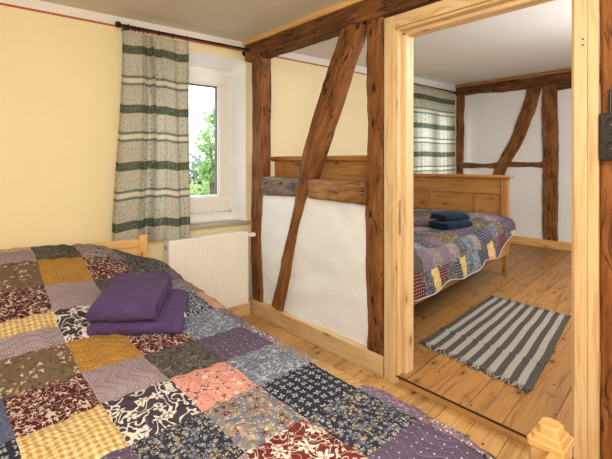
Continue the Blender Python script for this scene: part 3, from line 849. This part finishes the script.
def curtain(label, frame, top, bot, zt0, zt1, zb0, zb1, off, nfold, amp, mat, seed, nu=150, nv=50, cloth_w=1.1):
    mb = MB()
    def S(u, v):
        # v 0 bottom .. 1 top; folds bunch at the left near the top
        a = top[0] + (top[1] - top[0]) * (u ** (1.0 + .35 * v if seed == 1 else 1)); b = bot[0] + (bot[1] - bot[0]) * u
        k = sstep(0, 1, v)
        return b + (a - b) * k + .008 * math.sin(u * 9 + v * 3 + seed)
    def fn(u, v):
        zt = zt0 + (zt1 - zt0) * u; zb = zb0 + (zb1 - zb0) * u
        ph = 2 * PI * nfold * (u + .05 * math.sin(2 * PI * u * 1.7 + seed)) + .5 * math.sin(v * 2.2 + u * 4 + seed)
        A = amp * (.65 + .5 * math.sin(u * 11.3 + seed * 2.1)) * (1.0 - .35 * v)
        y = -off + A * math.cos(ph) + .3 * A * math.cos(2.7 * ph + 1.1 + seed)
        s = S(u, v) + .35 * A * math.sin(ph * 1.0)
        z = zb + (zt - zb) * v
        if v > .96:
            z -= .010 * (1 - abs(math.cos(ph * .5))) * (v - .96) / .04
        return (s, y, z + .006 * math.sin(ph) * (1 - v))
    def uvf(u, v):
        zt = zt0 + (zt1 - zt0) * u; zb = zb0 + (zb1 - zb0) * u
        return (u * cloth_w, (zt0 - zb0) * v + .006 * math.sin(u * 7 + seed))
    mb.grid(fn, nu, nv, uvf)
    o = build('curtain', mb, mat, smooth=True)
    o.location = frame[0]; o.rotation_euler = (0, 0, frame[1])
    return tag(o, label, 'curtain')
zb = .715
cm1 = curtain_mat('striped country curtain', [2.105 - zb, 1.681 - zb, 1.271 - zb, .846 - zb], [1.885 - zb, 1.483 - zb, 1.066 - zb], 1.0, .3)
curtain('grey green striped curtain gathered at the left of the near window', W1, (-1.045, -.580), (-1.135, -.562), 2.232, 2.232, .715, .715, .098, 4.6, .046, cm1, 1, cloth_w=1.25)
cm2 = curtain_mat('striped country curtain of the far window', [2.23 - 1.0, 1.82 - 1.0, 1.41 - 1.0], [2.035 - 1.0, 1.61 - 1.0, 1.20 - 1.0], 1.2, .5)
curtain('pale striped curtain drawn across the window of the far room', W2, (2.75, 4.30), (2.75, 4.32), 2.355, 2.417, .99, 1.0, .09, 15, .02, cm2, 2.6, 260, 40, 2.6)

# ------------------------------------------------------------------ bed 1 (front room)
bed = thing('bed', 'pine bed frame in the front room under the large patchwork quilt', 'bed', (0, 0, 0))
BXL, BXR = -.36, 1.10
BP = M['bed_pine']
for x in (BXL - .01, BXR - .07):
    mb = MB(); mb.box(x, x + .058, 2.872, 2.918, 0, .788, 'z'); build('head_post', mb, BP, bed, .008, segs=3)
mb = MB()
def hr_fn(u, v):   # gently arched head rail, closed section
    x = BXL + .045 + (BXR - BXL - .11) * u
    a = 2 * PI * v; zz = .5 + .5 * math.sin(a); top = .762 + .012 * math.sin(PI * u)
    return (x, 2.896 + (.014 if math.cos(a) > 0 else -.014) * min(1, abs(math.cos(a)) * 4), .52 + (top - .52) * min(1, max(0, zz)))
mb.grid(hr_fn, 24, 16, lambda u, v: (v * .5, u * 1.4))
build('head_board', mb, BP, bed)
for x in (BXL + .08, BXR - .085):
    mb = MB(); mb.box(x, x + .03, .40, 2.89, .22, .36, 'y'); build('side_rail', mb, BP, bed, .004)
# foot posts with stepped chamfered caps
def cap_post(cx, cy, w, d, z):
    mb = MB()
    lv = [(0.0, .004), (z - .056, .004), (z - .053, .0), (z - .038, .0), (z - .035, .003), (z - .037, .008), (z - .024, .009), (z - .021, .012), (z - .023, .016), (z - .004, .018), (z, .022)]
    prev = None; o = random.uniform(0, 30)
    for zz, ins in lv:
        a, b = w / 2 - ins, d / 2 - ins; c = .004 + ins * .35
        ringp = [(cx - a + c, cy - b, zz), (cx + a - c, cy - b, zz), (cx + a, cy - b + c, zz), (cx + a, cy + b - c, zz), (cx + a - c, cy + b, zz), (cx - a + c, cy + b, zz), (cx - a, cy + b - c, zz), (cx - a, cy - b + c, zz)]
        if prev:
            for i in range(8):
                j = (i + 1) % 8
                mb.face([prev[i], prev[j], ringp[j], ringp[i]], [(i * .04 + o, prev[i][2]), (i * .04 + .04 + o, prev[j][2]), (i * .04 + .04 + o, zz), (i * .04 + o, zz)], 0, .5)
        prev = ringp
    mb.face(prev, [(p[0] + o, p[1]) for p in prev], 0, .5)
    return build('foot_post', mb, M['bed_pine_post'], bed)
cap_post(1.168, .352, .088, .086, .628)
cap_post(-.435, .354, .094, .092, .636)
mb = MB()
yc, zt, hw = .322, .583, .036
mb.prism([(yc - hw, zt - .10), (yc + hw, zt - .10), (yc + hw, zt - .02), (yc + hw - .02, zt), (yc - hw + .02, zt), (yc - hw, zt - .02)], -.36, 1.118, 'x')
build('foot_rail', mb, M['bed_pine_post'], bed, .004)

# ------------------------------------------------------------------ quilt 1
XE = [-.51, -.29, -.07, .15, .37, .585, .80, 1.035, 1.26, 1.48]      # column edges (flat cloth coordinate)
YE = [.0, .20, .43, .66, .895, 1.12, 1.35, 1.59, 1.83, 2.065, 2.30, 2.535, 2.77, 3.0]
ZP = [(0, .548), (1.6, .55), (1.83, .571), (2.05, .64), (2.27, .69), (2.49, .762), (2.62, .788), (2.74, .796), (2.84, .775), (2.9, .73)]
# arc-length table of the head profile
arc = [(0.0, 0.0, .548)]
yy, ss_ = 0.0, 0.0
def zprof(y):
    return sum(interp(ZP, y + d) for d in (-.06, -.03, 0, .03, .06)) / 5
while yy < 2.83:
    ny = yy + .005; ss_ += math.hypot(.005, zprof(ny) - zprof(yy)); yy = ny
    arc.append((ss_, yy, zprof(yy)))
VMAX = arc[-1][0]
def at_arc(v):
    i = min(len(arc) - 1, max(0, int(v / VMAX * (len(arc) - 1))))
    while i > 0 and arc[i][0] > v: i -= 1
    while i < len(arc) - 1 and arc[i + 1][0] < v: i += 1
    return arc[i][1], arc[i][2]
RIGHT, LEFT = 1.045, -.30; RC = .065
ROWS = {   # columns left to right: x from -.51
    0:  ['blue', 'taupe', 'slate', 'olive', 'maroon', 'ditsy', 'taupe', 'plum', 'rosy'],
    1:  ['plum', 'pink', 'lilac', 'mustard', 'slate', 'gingham', 'olive', 'damask', 'tan'],
    2:  ['slate', 'maroon', 'multi', 'navyflower', 'blue', 'tan', 'gingham', 'plum', 'rosy'],
    3:  ['lilac', 'olive', 'mustard', 'gingham', 'slate', 'lilac', 'lily', 'ditsy', 'mauve'],
    4:  ['pink', 'slate', 'damask', 'multi', 'plum', 'ditsy', 'multi', 'navyflower', 'orange'],
    5:  ['ditsy', 'mauve', 'plum', 'navyflower', 'gingham', 'damask', 'pink', 'slate', 'tan'],
    6:  ['taupe', 'rosy', 'pink', 'blue', 'maroon', 'lilac', 'olive', 'plum', 'rosy'],
    7:  ['gingham', 'maroon', 'slate', 'greycheck', 'taupe', 'mustard', 'maroon', 'slate', 'mauve'],
    8:  ['multi', 'olive', 'taupe', 'gingham', 'lilac', 'damask', 'ditsy', 'bluewhite', 'peach'],
    9:  ['lilac', 'plum', 'gingham', 'slate', 'maroon', 'lilac', 'olive', 'slate', 'tan'],
    10: ['damask', 'slate', 'maroon', 'lilac', 'taupe', 'mustard', 'maroon', 'greyleaf', 'mauve'],
    11: ['slate', 'ditsy', 'mustard', 'gingham', 'lilac', 'olive', 'multi', 'greyleaf', 'ditsy'],
    12: ['olive', 'maroon', 'lilac', 'maroon', 'gingham', 'bluewhite', 'pink', 'blue', 'greyleaf'],
}
def quilt_mesh():
    mb = MB(); K = 14
    cols = []
    for c in range(len(XE) - 1):
        for k in range(K): cols.append((XE[c] + (XE[c + 1] - XE[c]) * k / K, c, k / K))
    cols.append((XE[-1], len(XE) - 2, 1.0))
    rows = []
    for r in range(len(YE) - 1):
        for k in range(K):
            y = YE[r] + (YE[r + 1] - YE[r]) * k / K
            rows.append((y, r, k / K))
    rows.append((YE[-1], len(YE) - 2, 1.0))
    def pos(X, V, fu, fv):
        jx = .008 * nz(X * 3.1, V * 3.3, 7.7); jy = .008 * nz(X * 3.3, V * 2.9, 1.1)
        if V < .41:        # hang down at the foot
            d = .41 - V; y = .41 - RC * math.sin(min(PI / 2, d / RC)) * .5; zb_ = .548; drop = RC * (1 - math.cos(min(PI / 2, d / RC))) + max(0, d - RC * PI / 2)
            z = zb_ - drop
        else:
            y, z = at_arc(min(V, VMAX - .001)); drop = 0
            if V > VMAX - .001: z -= V - VMAX
        # mound is lower toward the long sides
        lift = z - .548
        if lift > 0:
            lift *= 1 - .62 * sstep(.62, 1.10, X) + .10 * sstep(.7, .3, X)
            z = .548 + lift
        dz = 0
        if X > RIGHT:
            d = X - RIGHT; a = min(PI / 2, d / RC); x = RIGHT + RC * math.sin(a) + .02 * max(0, d - RC * PI / 2); dz = RC * (1 - math.cos(a)) + max(0, d - RC * PI / 2)
        elif X < LEFT:
            d = LEFT - X; a = min(PI / 2, d / RC); x = LEFT - RC * math.sin(a); dz = RC * (1 - math.cos(a)) + max(0, d - RC * PI / 2)
        else: x = X
        z -= dz
        puff = .006 * (min(1, min(fu, 1 - fu) * 6) * min(1, min(fv, 1 - fv) * 6))
        soft = .005 * nz(X * 5, V * 5, 3) + .012 * nz(X * 1.7, V * 1.7, 9) + .003 * nz(X * 16, V * 16, 5)
        # wave lines of machine quilting
        wl = .0028 * math.cos(2 * PI * 13 * X + 1.6 * math.sin(2 * PI * 7 * V))
        z += (puff + soft + wl) * (1 if dz < .1 else .3)
        if X > RIGHT: x -= .035 * sstep(.60, .44, V)
        if dz > .02: x += (puff + .8 * soft) * (1 if X > 0 else -1) + (.012 * math.sin(V * 11) * min(1, dz / .2))
        return (x + jx, y + jy, z)
    W = len(cols)
    for (V, r, fv) in rows:
        for (X, c, fu) in cols:
            mb.v.append(pos(X, V, fu % 1.0, fv % 1.0))
    for j in range(len(rows) - 1):
        for i in range(W - 1):
            mb.f.append((j * W + i, j * W + i + 1, (j + 1) * W + i + 1, (j + 1) * W + i))
            c, r = cols[i][1], rows[j][1]
            f0, g0 = cols[i][2], rows[j][2]
            f1, g1 = f0 + 1 / K, g0 + 1 / K
            ou, ov = c * 3 + (r % 3) * 2, r * 4 + (c % 2) * 3
            nm = (ROWS[r][1:] + ['mauve'])[c]
            if r == 8 and c == 3: nm = 'gingham' if g0 > .45 else 'lilac'
            rot = (c * 7 + r * 5) % 4
            if r == 11 and c == 3 and g0 > .5: nm = 'gingham'
            def R(p):
                u, v = p
                for _ in range(rot): u, v = 1 - v, u
                return (u + ou, v + ov)
            mb.uv.append([R(q) for q in ((f0, g0), (f1, g0), (f1, g1), (f0, g1))])
            mb.m.append(FN.index(nm)); mb.col.append(.5)
    o = build('patchwork_quilt', mb, FM, smooth=True)
    sd = o.modifiers.new('solid', 'SOLIDIFY'); sd.thickness = .012; sd.offset = -1
    return o
tag(quilt_mesh(), 'large multicoloured patchwork quilt covering the near pine bed', 'quilt')

# ------------------------------------------------------------------ folded towels
def folded_towel(name, label, loc, rot, w, d, path_layers, t, mat, seed, wrap=True, tagpart=False, parts_mat=None, group=None):
    """terry towel folded in layers: a ribbon bent back and forth, swept along its width"""
    # ribbon centre line in (y,z): zigzag with round turns
    pts = []
    n = path_layers; yb, yf = d / 2, -d / 2
    for k in range(n):
        z = t * (k + .5)
        inset = .006 * k
        a, b = (yb - t / 2 - inset, yf + t / 2 + inset) if k % 2 == 0 else (yf + t / 2 + inset, yb - t / 2 - inset)
        m = 14
        for i in range(m + 1):
            pts.append((a + (b - a) * i / m, z))
        if k < n - 1:     # turn
            sgn = -1 if k % 2 == 0 else 1
            for i in range(1, 5):
                an = PI * i / 5
                pts.append((b + sgn * (t / 2) * math.sin(an), z + t / 2 * (1 - math.cos(an))))
    if wrap:   # an outer fold running over the front from under the pile to the top
        z0 = -.0; H = n * t
        wp = [(yb - .01 - (yb - yf) * i / 12, t * .5) for i in range(13)]
        pts2 = [(yb - .02 + (yf - yb + .04) * i / 14, t * .5) for i in range(15)]
        R = H / 2
        turn = [(yf + .02 - R * math.sin(PI * i / 10) * .75, R - (R - t * .5) * math.cos(PI * i / 10)) for i in range(1, 10)]
        back = [(yf + .02 + (yb - yf - .045) * i / 16, H - t * .5) for i in range(17)]
        inner = []
        pts = pts2 + turn + back
        # inside layers
        extra = []
        for k in range(1, n - 1):
            extra.append([(yf + .035 + (yb - yf - .065) * i / 12, t * (k + .5)) for i in range(13)])
    else:
        extra = []
    mb = MB(); nx = 26
    def ribbon(pts):
        m = len(pts); up = []; dn = []
        for i, p in enumerate(pts):
            q0, q1 = pts[max(0, i - 1)], pts[min(m - 1, i + 1)]
            tx, ty = q1[0] - q0[0], q1[1] - q0[1]; l = math.hypot(tx, ty) or 1
            nx_, ny_ = -ty / l, tx / l
            e = t * .485
            if i in (0, m - 1): e *= .55
            up.append((p[0] + nx_ * e, p[1] + ny_ * e)); dn.append((p[0] - nx_ * e, p[1] - ny_ * e))
        loop = up + dn[::-1]
        L = len(loop)
        def pos(i, k):
            u = k / nx; y, z = loop[i]
            x = (u - .5) * w
            endk = sstep(-.02, .12, u) * sstep(1.02, .88, u)
            hh = max(t * n, .01)
            sag = 1 - .16 * (1 - endk)
            zz = z * sag * (1 + .05 * nz(u * 3 + seed, y * 9, seed))
            return (x + .006 * nz(y * 13, z * 40 + seed, u * 2), y + .006 * nz(u * 4 + seed, z * 30, 2) + (.004 * nz(u * 9, seed)), zz + .004 * nz(x * 9, y * 9, seed) * min(1, z / .02))
        b = len(mb.v)
        for k in range(nx + 1):
            for i in range(L): mb.v.append(pos(i, k))
        for k in range(nx):
            for i in range(L):
                j = (i + 1) % L
                mb.f.append((b + k * L + i, b + k * L + j, b + (k + 1) * L + j, b + (k + 1) * L + i)); mb.uv.append([(0, 0)] * 4); mb.m.append(0); mb.col.append(.5)
        for k, rv in ((0, False), (nx, True)):
            for i in range(m - 1):
                q = (b + k * L + i, b + k * L + i + 1, b + k * L + L - 2 - i, b + k * L + L - 1 - i)
                mb.f.append(q if rv else q[::-1]); mb.uv.append([(0, 0)] * 4); mb.m.append(0); mb.col.append(.5)
    ribbon(pts)
    for e in extra: ribbon(e)
    o = build(name, mb, mat, smooth=True, bevel=.009, segs=4, angle=50)
    o.location = loc; o.rotation_euler = rot
    return tag(o, label, 'towel', group)
rz = math.radians
tw = folded_towel('folded_towel', 'larger folded purple towel lying directly on the near quilt', (.703, 1.900, .582), (rz(9), rz(2), rz(-31)), .375, .32, 3, .0235, M['purple'], 3.3, group='folded purple towels on the near bed')
mb = MB(); mb.box(-.006, .006, -.012, .010, -.001, .001)
tg = build('care_tag', mb, M['care_tag'], tw); tg.location = (.190, -.085, .05); tg.rotation_euler = (rz(70), 0, rz(80))
tg['label'] = 'pale woven hanging loop'
folded_towel('folded_towel', 'smaller folded purple towel resting on top of the larger one', (.668, 1.915, .656), (rz(10), rz(0), rz(-36)), .272, .34, 3, .0265, M['purple'], 8.1, group='folded purple towels on the near bed')

# ------------------------------------------------------------------ bed 2 (far room)
B2L, B2R = (2.275, 1.565, FZ2), math.radians(5.5)
b2 = thing('bed', 'antique honey pine bed with panelled footboard in the far room', 'bed', B2L, B2R)
OP = M['old_pine']; LEN, WID = 2.345, 1.215
def b2part(name, boxes, bev=.004, mat=OP):
    mb = MB()
    for b in boxes: mb.box(*b)
    return build(name, mb, mat, b2, bev)
HZ, FZ = 1.285, 1.095      # heights above the far floor
# headboard
b2part('head_post', [(-.02, .04, 0, .07, 0, HZ - .03, 'z')]); b2part('head_post', [(-.02, .04, WID - .07, WID, 0, HZ - .03, 'z')])
b2part('head_panel', [(-.0, .025, .06, WID - .06, .30, HZ - .17, 'y'), (-.008, .034, .06, WID - .06, HZ - .17, HZ - .03, 'y')])
mb = MB(); z = HZ - .03
mb.prism([(-.025, z), (.045, z), (.055, z + .012), (.058, z + .03), (.05, z + .042), (-.03, z + .042), (-.038, z + .03), (-.035, z + .012)], -.03, WID + .03, 'y')
build('head_cap', mb, OP, b2, .003)
# footboard
b2part('foot_post', [(LEN - .055, LEN + .01, 0, .075, .27, FZ - .03, 'z'), ], .008)
b2part('foot_post', [(LEN - .055, LEN + .01, WID - .075, WID, .27, FZ - .03, 'z')], .008)
for y0 in (0.008, WID - .07):    # tapered feet
    mb = MB(); q = [(LEN - .05, y0 + .004), (LEN + .004, y0 + .004), (LEN + .004, y0 + .06), (LEN - .05, y0 + .06)]
    cx_, cy_ = LEN - .02, y0 + .03
    lo = [(cx_ + (p[0] - cx_) * .78, cy_ + (p[1] - cy_) * .78, 0) for p in q]; hi = [(p[0], p[1], .28) for p in q]
    for i in range(4):
        j = (i + 1) % 4; mb.face([lo[i], lo[j], hi[j], hi[i]], [(i * .06, 0), (i * .06 + .06, 0), (i * .06 + .06, .28), (i * .06, .28)], 0, .5)
    mb.face(lo[::-1]); mb.face(hi)
    build('leg', mb, OP, b2, .003)
b2part('foot_top_rail', [(LEN - .045, LEN - .005, .07, WID - .07, FZ - .20, FZ - .03, 'y')])
b2part('foot_stile', [(LEN - .043, LEN - .007, .315, .37, .30, FZ - .20, 'z')]); b2part('foot_stile', [(LEN - .043, LEN - .007, .85, .905, .30, FZ - .20, 'z')])
for a, b in ((.07, .32), (.365, .855), (.9, WID - .07)):
    b2part('foot_panel', [(LEN - .034, LEN - .016, a, b, .30, FZ - .19, 'y')])
mb = MB(); z = FZ - .03
mb.prism([(LEN - .065, z), (LEN + .02, z), (LEN + .03, z + .012), (LEN + .032, z + .026), (LEN + .02, z + .04), (LEN - .065, z + .04), (LEN - .077, z + .026), (LEN - .075, z + .012)], -.03, WID + .03, 'y')
build('foot_cap', mb, OP, b2, .003)
b2part('side_rail', [(0.04, LEN - .05, .012, .042, .245, .39, 'x')]); b2part('side_rail', [(.04, LEN - .05, WID - .042, WID - .012, .245, .39, 'x')])

# quilt 2: local frame of bed 2; diamond/trapezoid patches, scalloped hanging edge
def quilt2():
    mb = MB(); P = .16; K = 8
    keys = ['plum', 'slate', 'ditsy', 'mauve', 'taupe', 'greyleaf', 'multi', 'navyflower', 'plum', 'ditsy', 'olive', 'multi', 'rosy', 'bluewhite', 'greyleaf']
    side = ['redgrid', 'ditsy', 'yellowfine', 'redgrid', 'greyleaf', 'navyflower', 'yellowfine', 'bluewhite', 'slate', 'navyflower', 'plum', 'yellowfine', 'ditsy', 'redgrid']
    nxp = 14; x0, x1 = .045, LEN - .06
    yr = -.045; ztop0 = .615
    rr = random.Random(5)
    tabs = {(i, j): rr.choice(keys) for i in range(-1, nxp + 2) for j in range(-3, 10)}
    nv_down, nv_top = 3, 8
    def topz(x): return ztop0 + .012 + .055 * sstep(1.2, 2.1, x) + .02 * sstep(.6, .1, x)
    RCn = .085
    def pos(X, V):
        """V>0: across the top from the front edge; V<0 down the front face"""
        x = x0 + (x1 - x0) * X / (nxp * P)
        if V >= 0:
            y = yr + RCn + V; z = topz(x) - (.03 * sstep(.10, 0, V))
        else:
            d = -V; a = min(PI / 2, d / RCn)
            y = yr + RCn - RCn * math.sin(a); z = topz(x) - .03 - RCn * (1 - math.cos(a)) - max(0, d - RCn * PI / 2)
        if V < -.1:
            y += .012 * math.sin(x * 14) * min(1, (-V - .1) / .2) - .02 * min(1, (-V - .1) / .2)
        z += .006 * nz(x * 8, V * 8, 3) + .008 * nz(x * 3, V * 3, 2)
        if x > x1 - .25: y -= .03 * sstep(x1 - .25, x1 - .03, x)
        return (x, y, z)
    # bottom hem: scallops deepest in the middle of the visible run
    def hem(x):
        t = x
        return -(.30 + .045 * abs(math.sin(PI * (x - .62) / .80)) - .10 * sstep(1.75, 2.2, x) - .0 * t)
    for i in range(nxp * K):
        X0_, X1_ = i * P / K, (i + 1) * P / K
        def span(X):
            xw = x0 + (x1 - x0) * X / (nxp * P)
            return hem(xw), WID - .03 - (yr + RCn)
        nj = 66
        for j in range(nj):
            def V(X, j):
                lo, hi = span(X); jd = 22
                return lo + (0 - lo) * j / jd if j <= jd else hi * (j - jd) / (nj - jd)
            a, b, c, d = pos(X0_, V(X0_, j)), pos(X1_, V(X1_, j)), pos(X1_, V(X1_, j + 1)), pos(X0_, V(X0_, j + 1))
            Vm = (V(X0_, j) + V(X1_, j + 1)) / 2; Xm = (X0_ + X1_) / 2
            if Vm < -.17:
                k = int((Xm + .03 * math.sin((Vm + .2) * 12)) / (P * .82)); # tapering wedges on the valance
                wob = (Xm / (P * .82)) % 1
                nm = side[k % len(side)]; pu, pv = Xm, Vm
            else:
                r = math.floor((Vm + .17) / P); off = .5 * P if r % 2 else 0
                k = math.floor((Xm + off) / P); nm = tabs[(max(-1, min(nxp + 1, k)), max(-3, min(9, r)))]
            mb.v.extend([a, b, c, d]); n = len(mb.v)
            mb.f.append((n - 4, n - 3, n - 2, n - 1)); mb.m.append(FN.index(nm)); mb.col.append(.5)
            mb.uv.append([(X0_ / P * .9 + r_, V(X0_, j) / P * .9) if False else (q[0] / P * .9 + 5, q[1] / P * .9 + 5) for q, r_ in (((X0_, V(X0_, j)), 0), ((X1_, V(X1_, j)), 0), ((X1_, V(X1_, j + 1)), 0), ((X0_, V(X0_, j + 1)), 0))])
    root = thing('patchwork_quilt', 'smaller patchwork quilt with scalloped edge hanging over the far bed', 'quilt', B2L, B2R)
    o = build('quilt_cloth', mb, FM, root, smooth=True, weld=True)
    sd = o.modifiers.new('solid', 'SOLIDIFY'); sd.thickness = .01; sd.offset = -1
    pts = []
    for i in range(81):
        X = nxp * P * i / 80; xw = x0 + (x1 - x0) * X / (nxp * P); p = pos(X, hem(xw)); pts.append((p[0], p[1] - .003, p[2]))
    mb2 = MB(); mb2.tube(pts, .0045, 8); build('piping', mb2, M['piping'], root, smooth=True)
    return root
quilt2()

def b2w(x, y, z):
    c, s = math.cos(B2R), math.sin(B2R); return (B2L[0] + c * x - s * y, B2L[1] + s * x + c * y, B2L[2] + z)
TZ = .672
folded_towel('folded_towel', 'lower of two folded navy towels lying on the far bed', (3.60, 1.95, .683), (0, 0, rz(-12)), .34, .24, 3, .022, M['navy'], 1.7, group='folded navy towels on the far bed')
folded_towel('folded_towel', 'upper of two folded navy towels stacked on the far bed', (3.64, 1.98, .752), (0, rz(1), rz(-14)), .31, .22, 3, .019, M['navy'], 5.7, group='folded navy towels on the far bed')

# ------------------------------------------------------------------ rug
def rug():
    root = thing('rug', 'grey and charcoal striped cotton rug with frayed ends on the far floor', 'rug', (2.39, .80, FZ2), 0)
    L, Wd = 1.335, .72
    t = NT('striped rug cotton'); uv = t.uv(); sp = t.sep(uv)
    wv = t.noise(t.mapv(uv, (260, 90, 1)), 1.0, 2, .6)
    st = t.m('GREATER_THAN', t.m('FRACT', t.m('MULTIPLY', sp[1], 8.5)), .5)
    ca = t.ramp(wv, [(.3, lin('#8a857c')), (.7, lin('#a9a399'))]); cb = t.ramp(wv, [(.3, lin('#423f3a')), (.7, lin('#57534c'))])
    rm = t.set(t.mix(st, cb, ca), .95, t.bump(wv, .5, .004), spec=.1)
    mb = MB()
    def top(u, v):
        ca_, cb_, cc_, cd_ = (.015, .012), (1.335, .185), (1.375, .83), (.10, .74)
        x = (ca_[0] * (1 - u) + cb_[0] * u) * (1 - v) + (cd_[0] * (1 - u) + cc_[0] * u) * v
        y = (ca_[1] * (1 - u) + cb_[1] * u) * (1 - v) + (cd_[1] * (1 - u) + cc_[1] * u) * v + .007 * nz(x * 3, v * 3)
        z = .010 + .004 * nz(x * 5, y * 5, 2) + .011 * math.exp(-((x - .33 - .05 * v) / .018) ** 2)
        return (x, y, z)
    mb.grid(top, 90, 48, lambda u, v: (u * L, v))
    o = build('rug_cloth', mb, rm, root, smooth=True)
    sd = o.modifiers.new('solid', 'SOLIDIFY'); sd.thickness = .008; sd.offset = -1
    fl = plain('fringe light', '#98928a', .95); fd = plain('fringe dark', '#4b4843', .95)
    for u, d in ((0, -1), (1, 1)):
        mb = MB()
        for i in range(150):
            v = (i + random.random() * .8) / 150
            p = top(u, min(.999, v)); dark = int(v * 17) % 2 == 0
            ln = random.uniform(.03, .06); a = random.uniform(-.9, .9)
            q = [(p[0], p[1], p[2]), (p[0] + d * ln * .5, p[1] + a * ln * .3, .011 + random.random() * .008), (p[0] + d * ln, p[1] + a * ln * .8, .003)]
            mb.tube(q, [.005, .0045, .003], 5, 1 if dark else 0)
        f = build('fringe', mb, [fl, fd], root)
rug()

# ------------------------------------------------------------------ outside the window
mb = MB(); mb.face([(-30, 4.2, -2.6), (40, 4.2, -2.6), (40, 60, -2.6), (-30, 60, -2.6)])
tag(build('lawn', mb, M['lawn']), 'bright green garden ground below the window', 'lawn', kind='structure')
def tree(loc, h, blobs, nleaf, mat, label, leaf=.09, seed=1):
    R = random.Random(seed)
    root = thing('tree', label, 'tree', loc, 0, 'garden trees outside the window')
    mb = MB(); mb.tube([(0, 0, 0), (.05, 0, h * .4), (.0, .05, h * .8)], [.16, .12, .05], 10)
    for b in blobs:
        mb.tube([(0, .02, h * .45), ((b[0]) * .6, b[1] * .6, (h * .45 + b[2]) * .55), (b[0], b[1], b[2])], [.07, .05, .015], 7)
    build('trunk', mb, M['bark'], root, smooth=True)
    mb = MB()
    for k in range(nleaf):
        b = R.choice(blobs)
        while True:
            p = Vector((R.uniform(-1, 1), R.uniform(-1, 1), R.uniform(-1, 1)))
            if .25 < p.length < 1: break
        c = Vector(b[:3]) + p * b[3] * R.uniform(.6, 1.05)
        a = Vector((R.uniform(-1, 1), R.uniform(-1, 1), R.uniform(-1, 1))).normalized(); t = a.cross(Vector((R.uniform(-1, 1), R.uniform(-1, 1), 1))).normalized()
        s = leaf * R.uniform(.6, 1.3)
        mb.face([tuple(c - a * s), tuple(c + t * s * .45), tuple(c + a * s), tuple(c - t * s * .45)])
    build('foliage', mb, mat, root)
def along(u, v, dist):
    a = (u - 306) / FPX; F = (math.sin(TH), math.cos(TH)); Rr = (math.cos(TH), -math.sin(TH))
    d = (F[0] + a * Rr[0], F[1] + a * Rr[1], (HY - v) / FPX)
    return (d[0] * dist, d[1] * dist, 1.3 + d[2] * dist)
p = along(200, 165, 13); g = -2.6
tree((p[0], p[1], g), 4.2, [(0, 0, 3.6, .7), (-.5, .2, 3.0, .7), (.5, 0, 3.0, .6), (.1, -.3, 2.4, .8), (-.7, 0, 2.1, .7)], 2600, M['leaf2'], 'grey green bushy tree seen through the lower window pane', .10, 3)
p = along(218, 140, 8)
tree((p[0], p[1], g), 5.2, [(0, 0, 4.75, .32), (-.12, .1, 4.3, .35), (.12, -.1, 4.0, .4), (-.2, 0, 3.7, .22), (.2, .2, 3.4, .4), (0, 0, 2.9, .3)], 1500, M['leaf1'], 'slim leafy tree at the right edge of the window pane', .07, 5)
p = along(203, 196, 10)
tree((p[0], p[1], g), 3.4, [(0, 0, 3.1, .45), (.5, 0, 3.0, .45), (-.5, 0, 3.0, .45), (0.2, 0, 2.6, .5), (-.9, .2, 2.9, .4)], 2200, M['leaf3'], 'light green rounded shrub at the bottom of the window view', .06, 9)

# ------------------------------------------------------------------ light
w = bpy.data.worlds.new('world'); SC.world = w; w.use_nodes = True
nt = w.node_tree; bg = nt.nodes['Background']
bg.inputs[0].default_value = (.93, .97, 1.0, 1); bg.inputs[1].default_value = 3.2
def area(name, loc, rot, size, power, color=(1, .95, .88), sizey=None):
    l = bpy.data.lights.new(name, 'AREA'); l.energy = power; l.color = color; l.size = size
    if sizey: l.shape = 'RECTANGLE'; l.size_y = sizey
    o = bpy.data.objects.new(name, l); COL.objects.link(o); o.location = loc; o.rotation_euler = rot
    return o
area('room_fill', (.1, .1, 2.30), (rz(12), rz(-10), 0), 1.5, 60, (1, .975, .945))  # unseen fill lamp added overhead to brighten the front room
area('room_fill_low', (-.5, -.9, 1.7), (rz(72), 0, rz(-40)), 1.1, 34, (1, .975, .945))  # added fill lamp behind the camera, aimed across the bed
area('far_room_fill', (3.9, .2, 2.36), (rz(15), 0, 0), 1.3, 72, (1, .975, .945))  # unseen fill lamp added below the far room's ceiling
area('ceiling_fill', (.0, -.5, 1.25), (rz(180 - 12), 0, 0), .7, 27, (1, .985, .965))  # added upward fill that brightens the front ceiling
area('far_ceiling_fill', (3.6, -.1, 1.3), (rz(180 - 14), 0, 0), .8, 36, (1, .985, .965))  # added upward fill, out of view, for the far ceiling
# added fill lamps outdoors that strengthen the daylight at the windows
area('window_fill', (PX - .55, 4.9, 3.3), (rz(-52), 0, W1[1]), 1.6, 190, (.90, .95, 1), 1.6)
area('window_fill_far', (PX + 3.5, 5.2, 3.5), (rz(-52), 0, A2), 1.6, 260, (.92, .96, 1), 1.6)

vs = SC.view_settings
vs.view_transform = 'Standard'; vs.look = 'None'; vs.exposure = 0.0; vs.gamma = 1.0
cy = SC.cycles
cy.max_bounces = 8; cy.diffuse_bounces = 5; cy.transparent_max_bounces = 8; cy.use_denoising = True
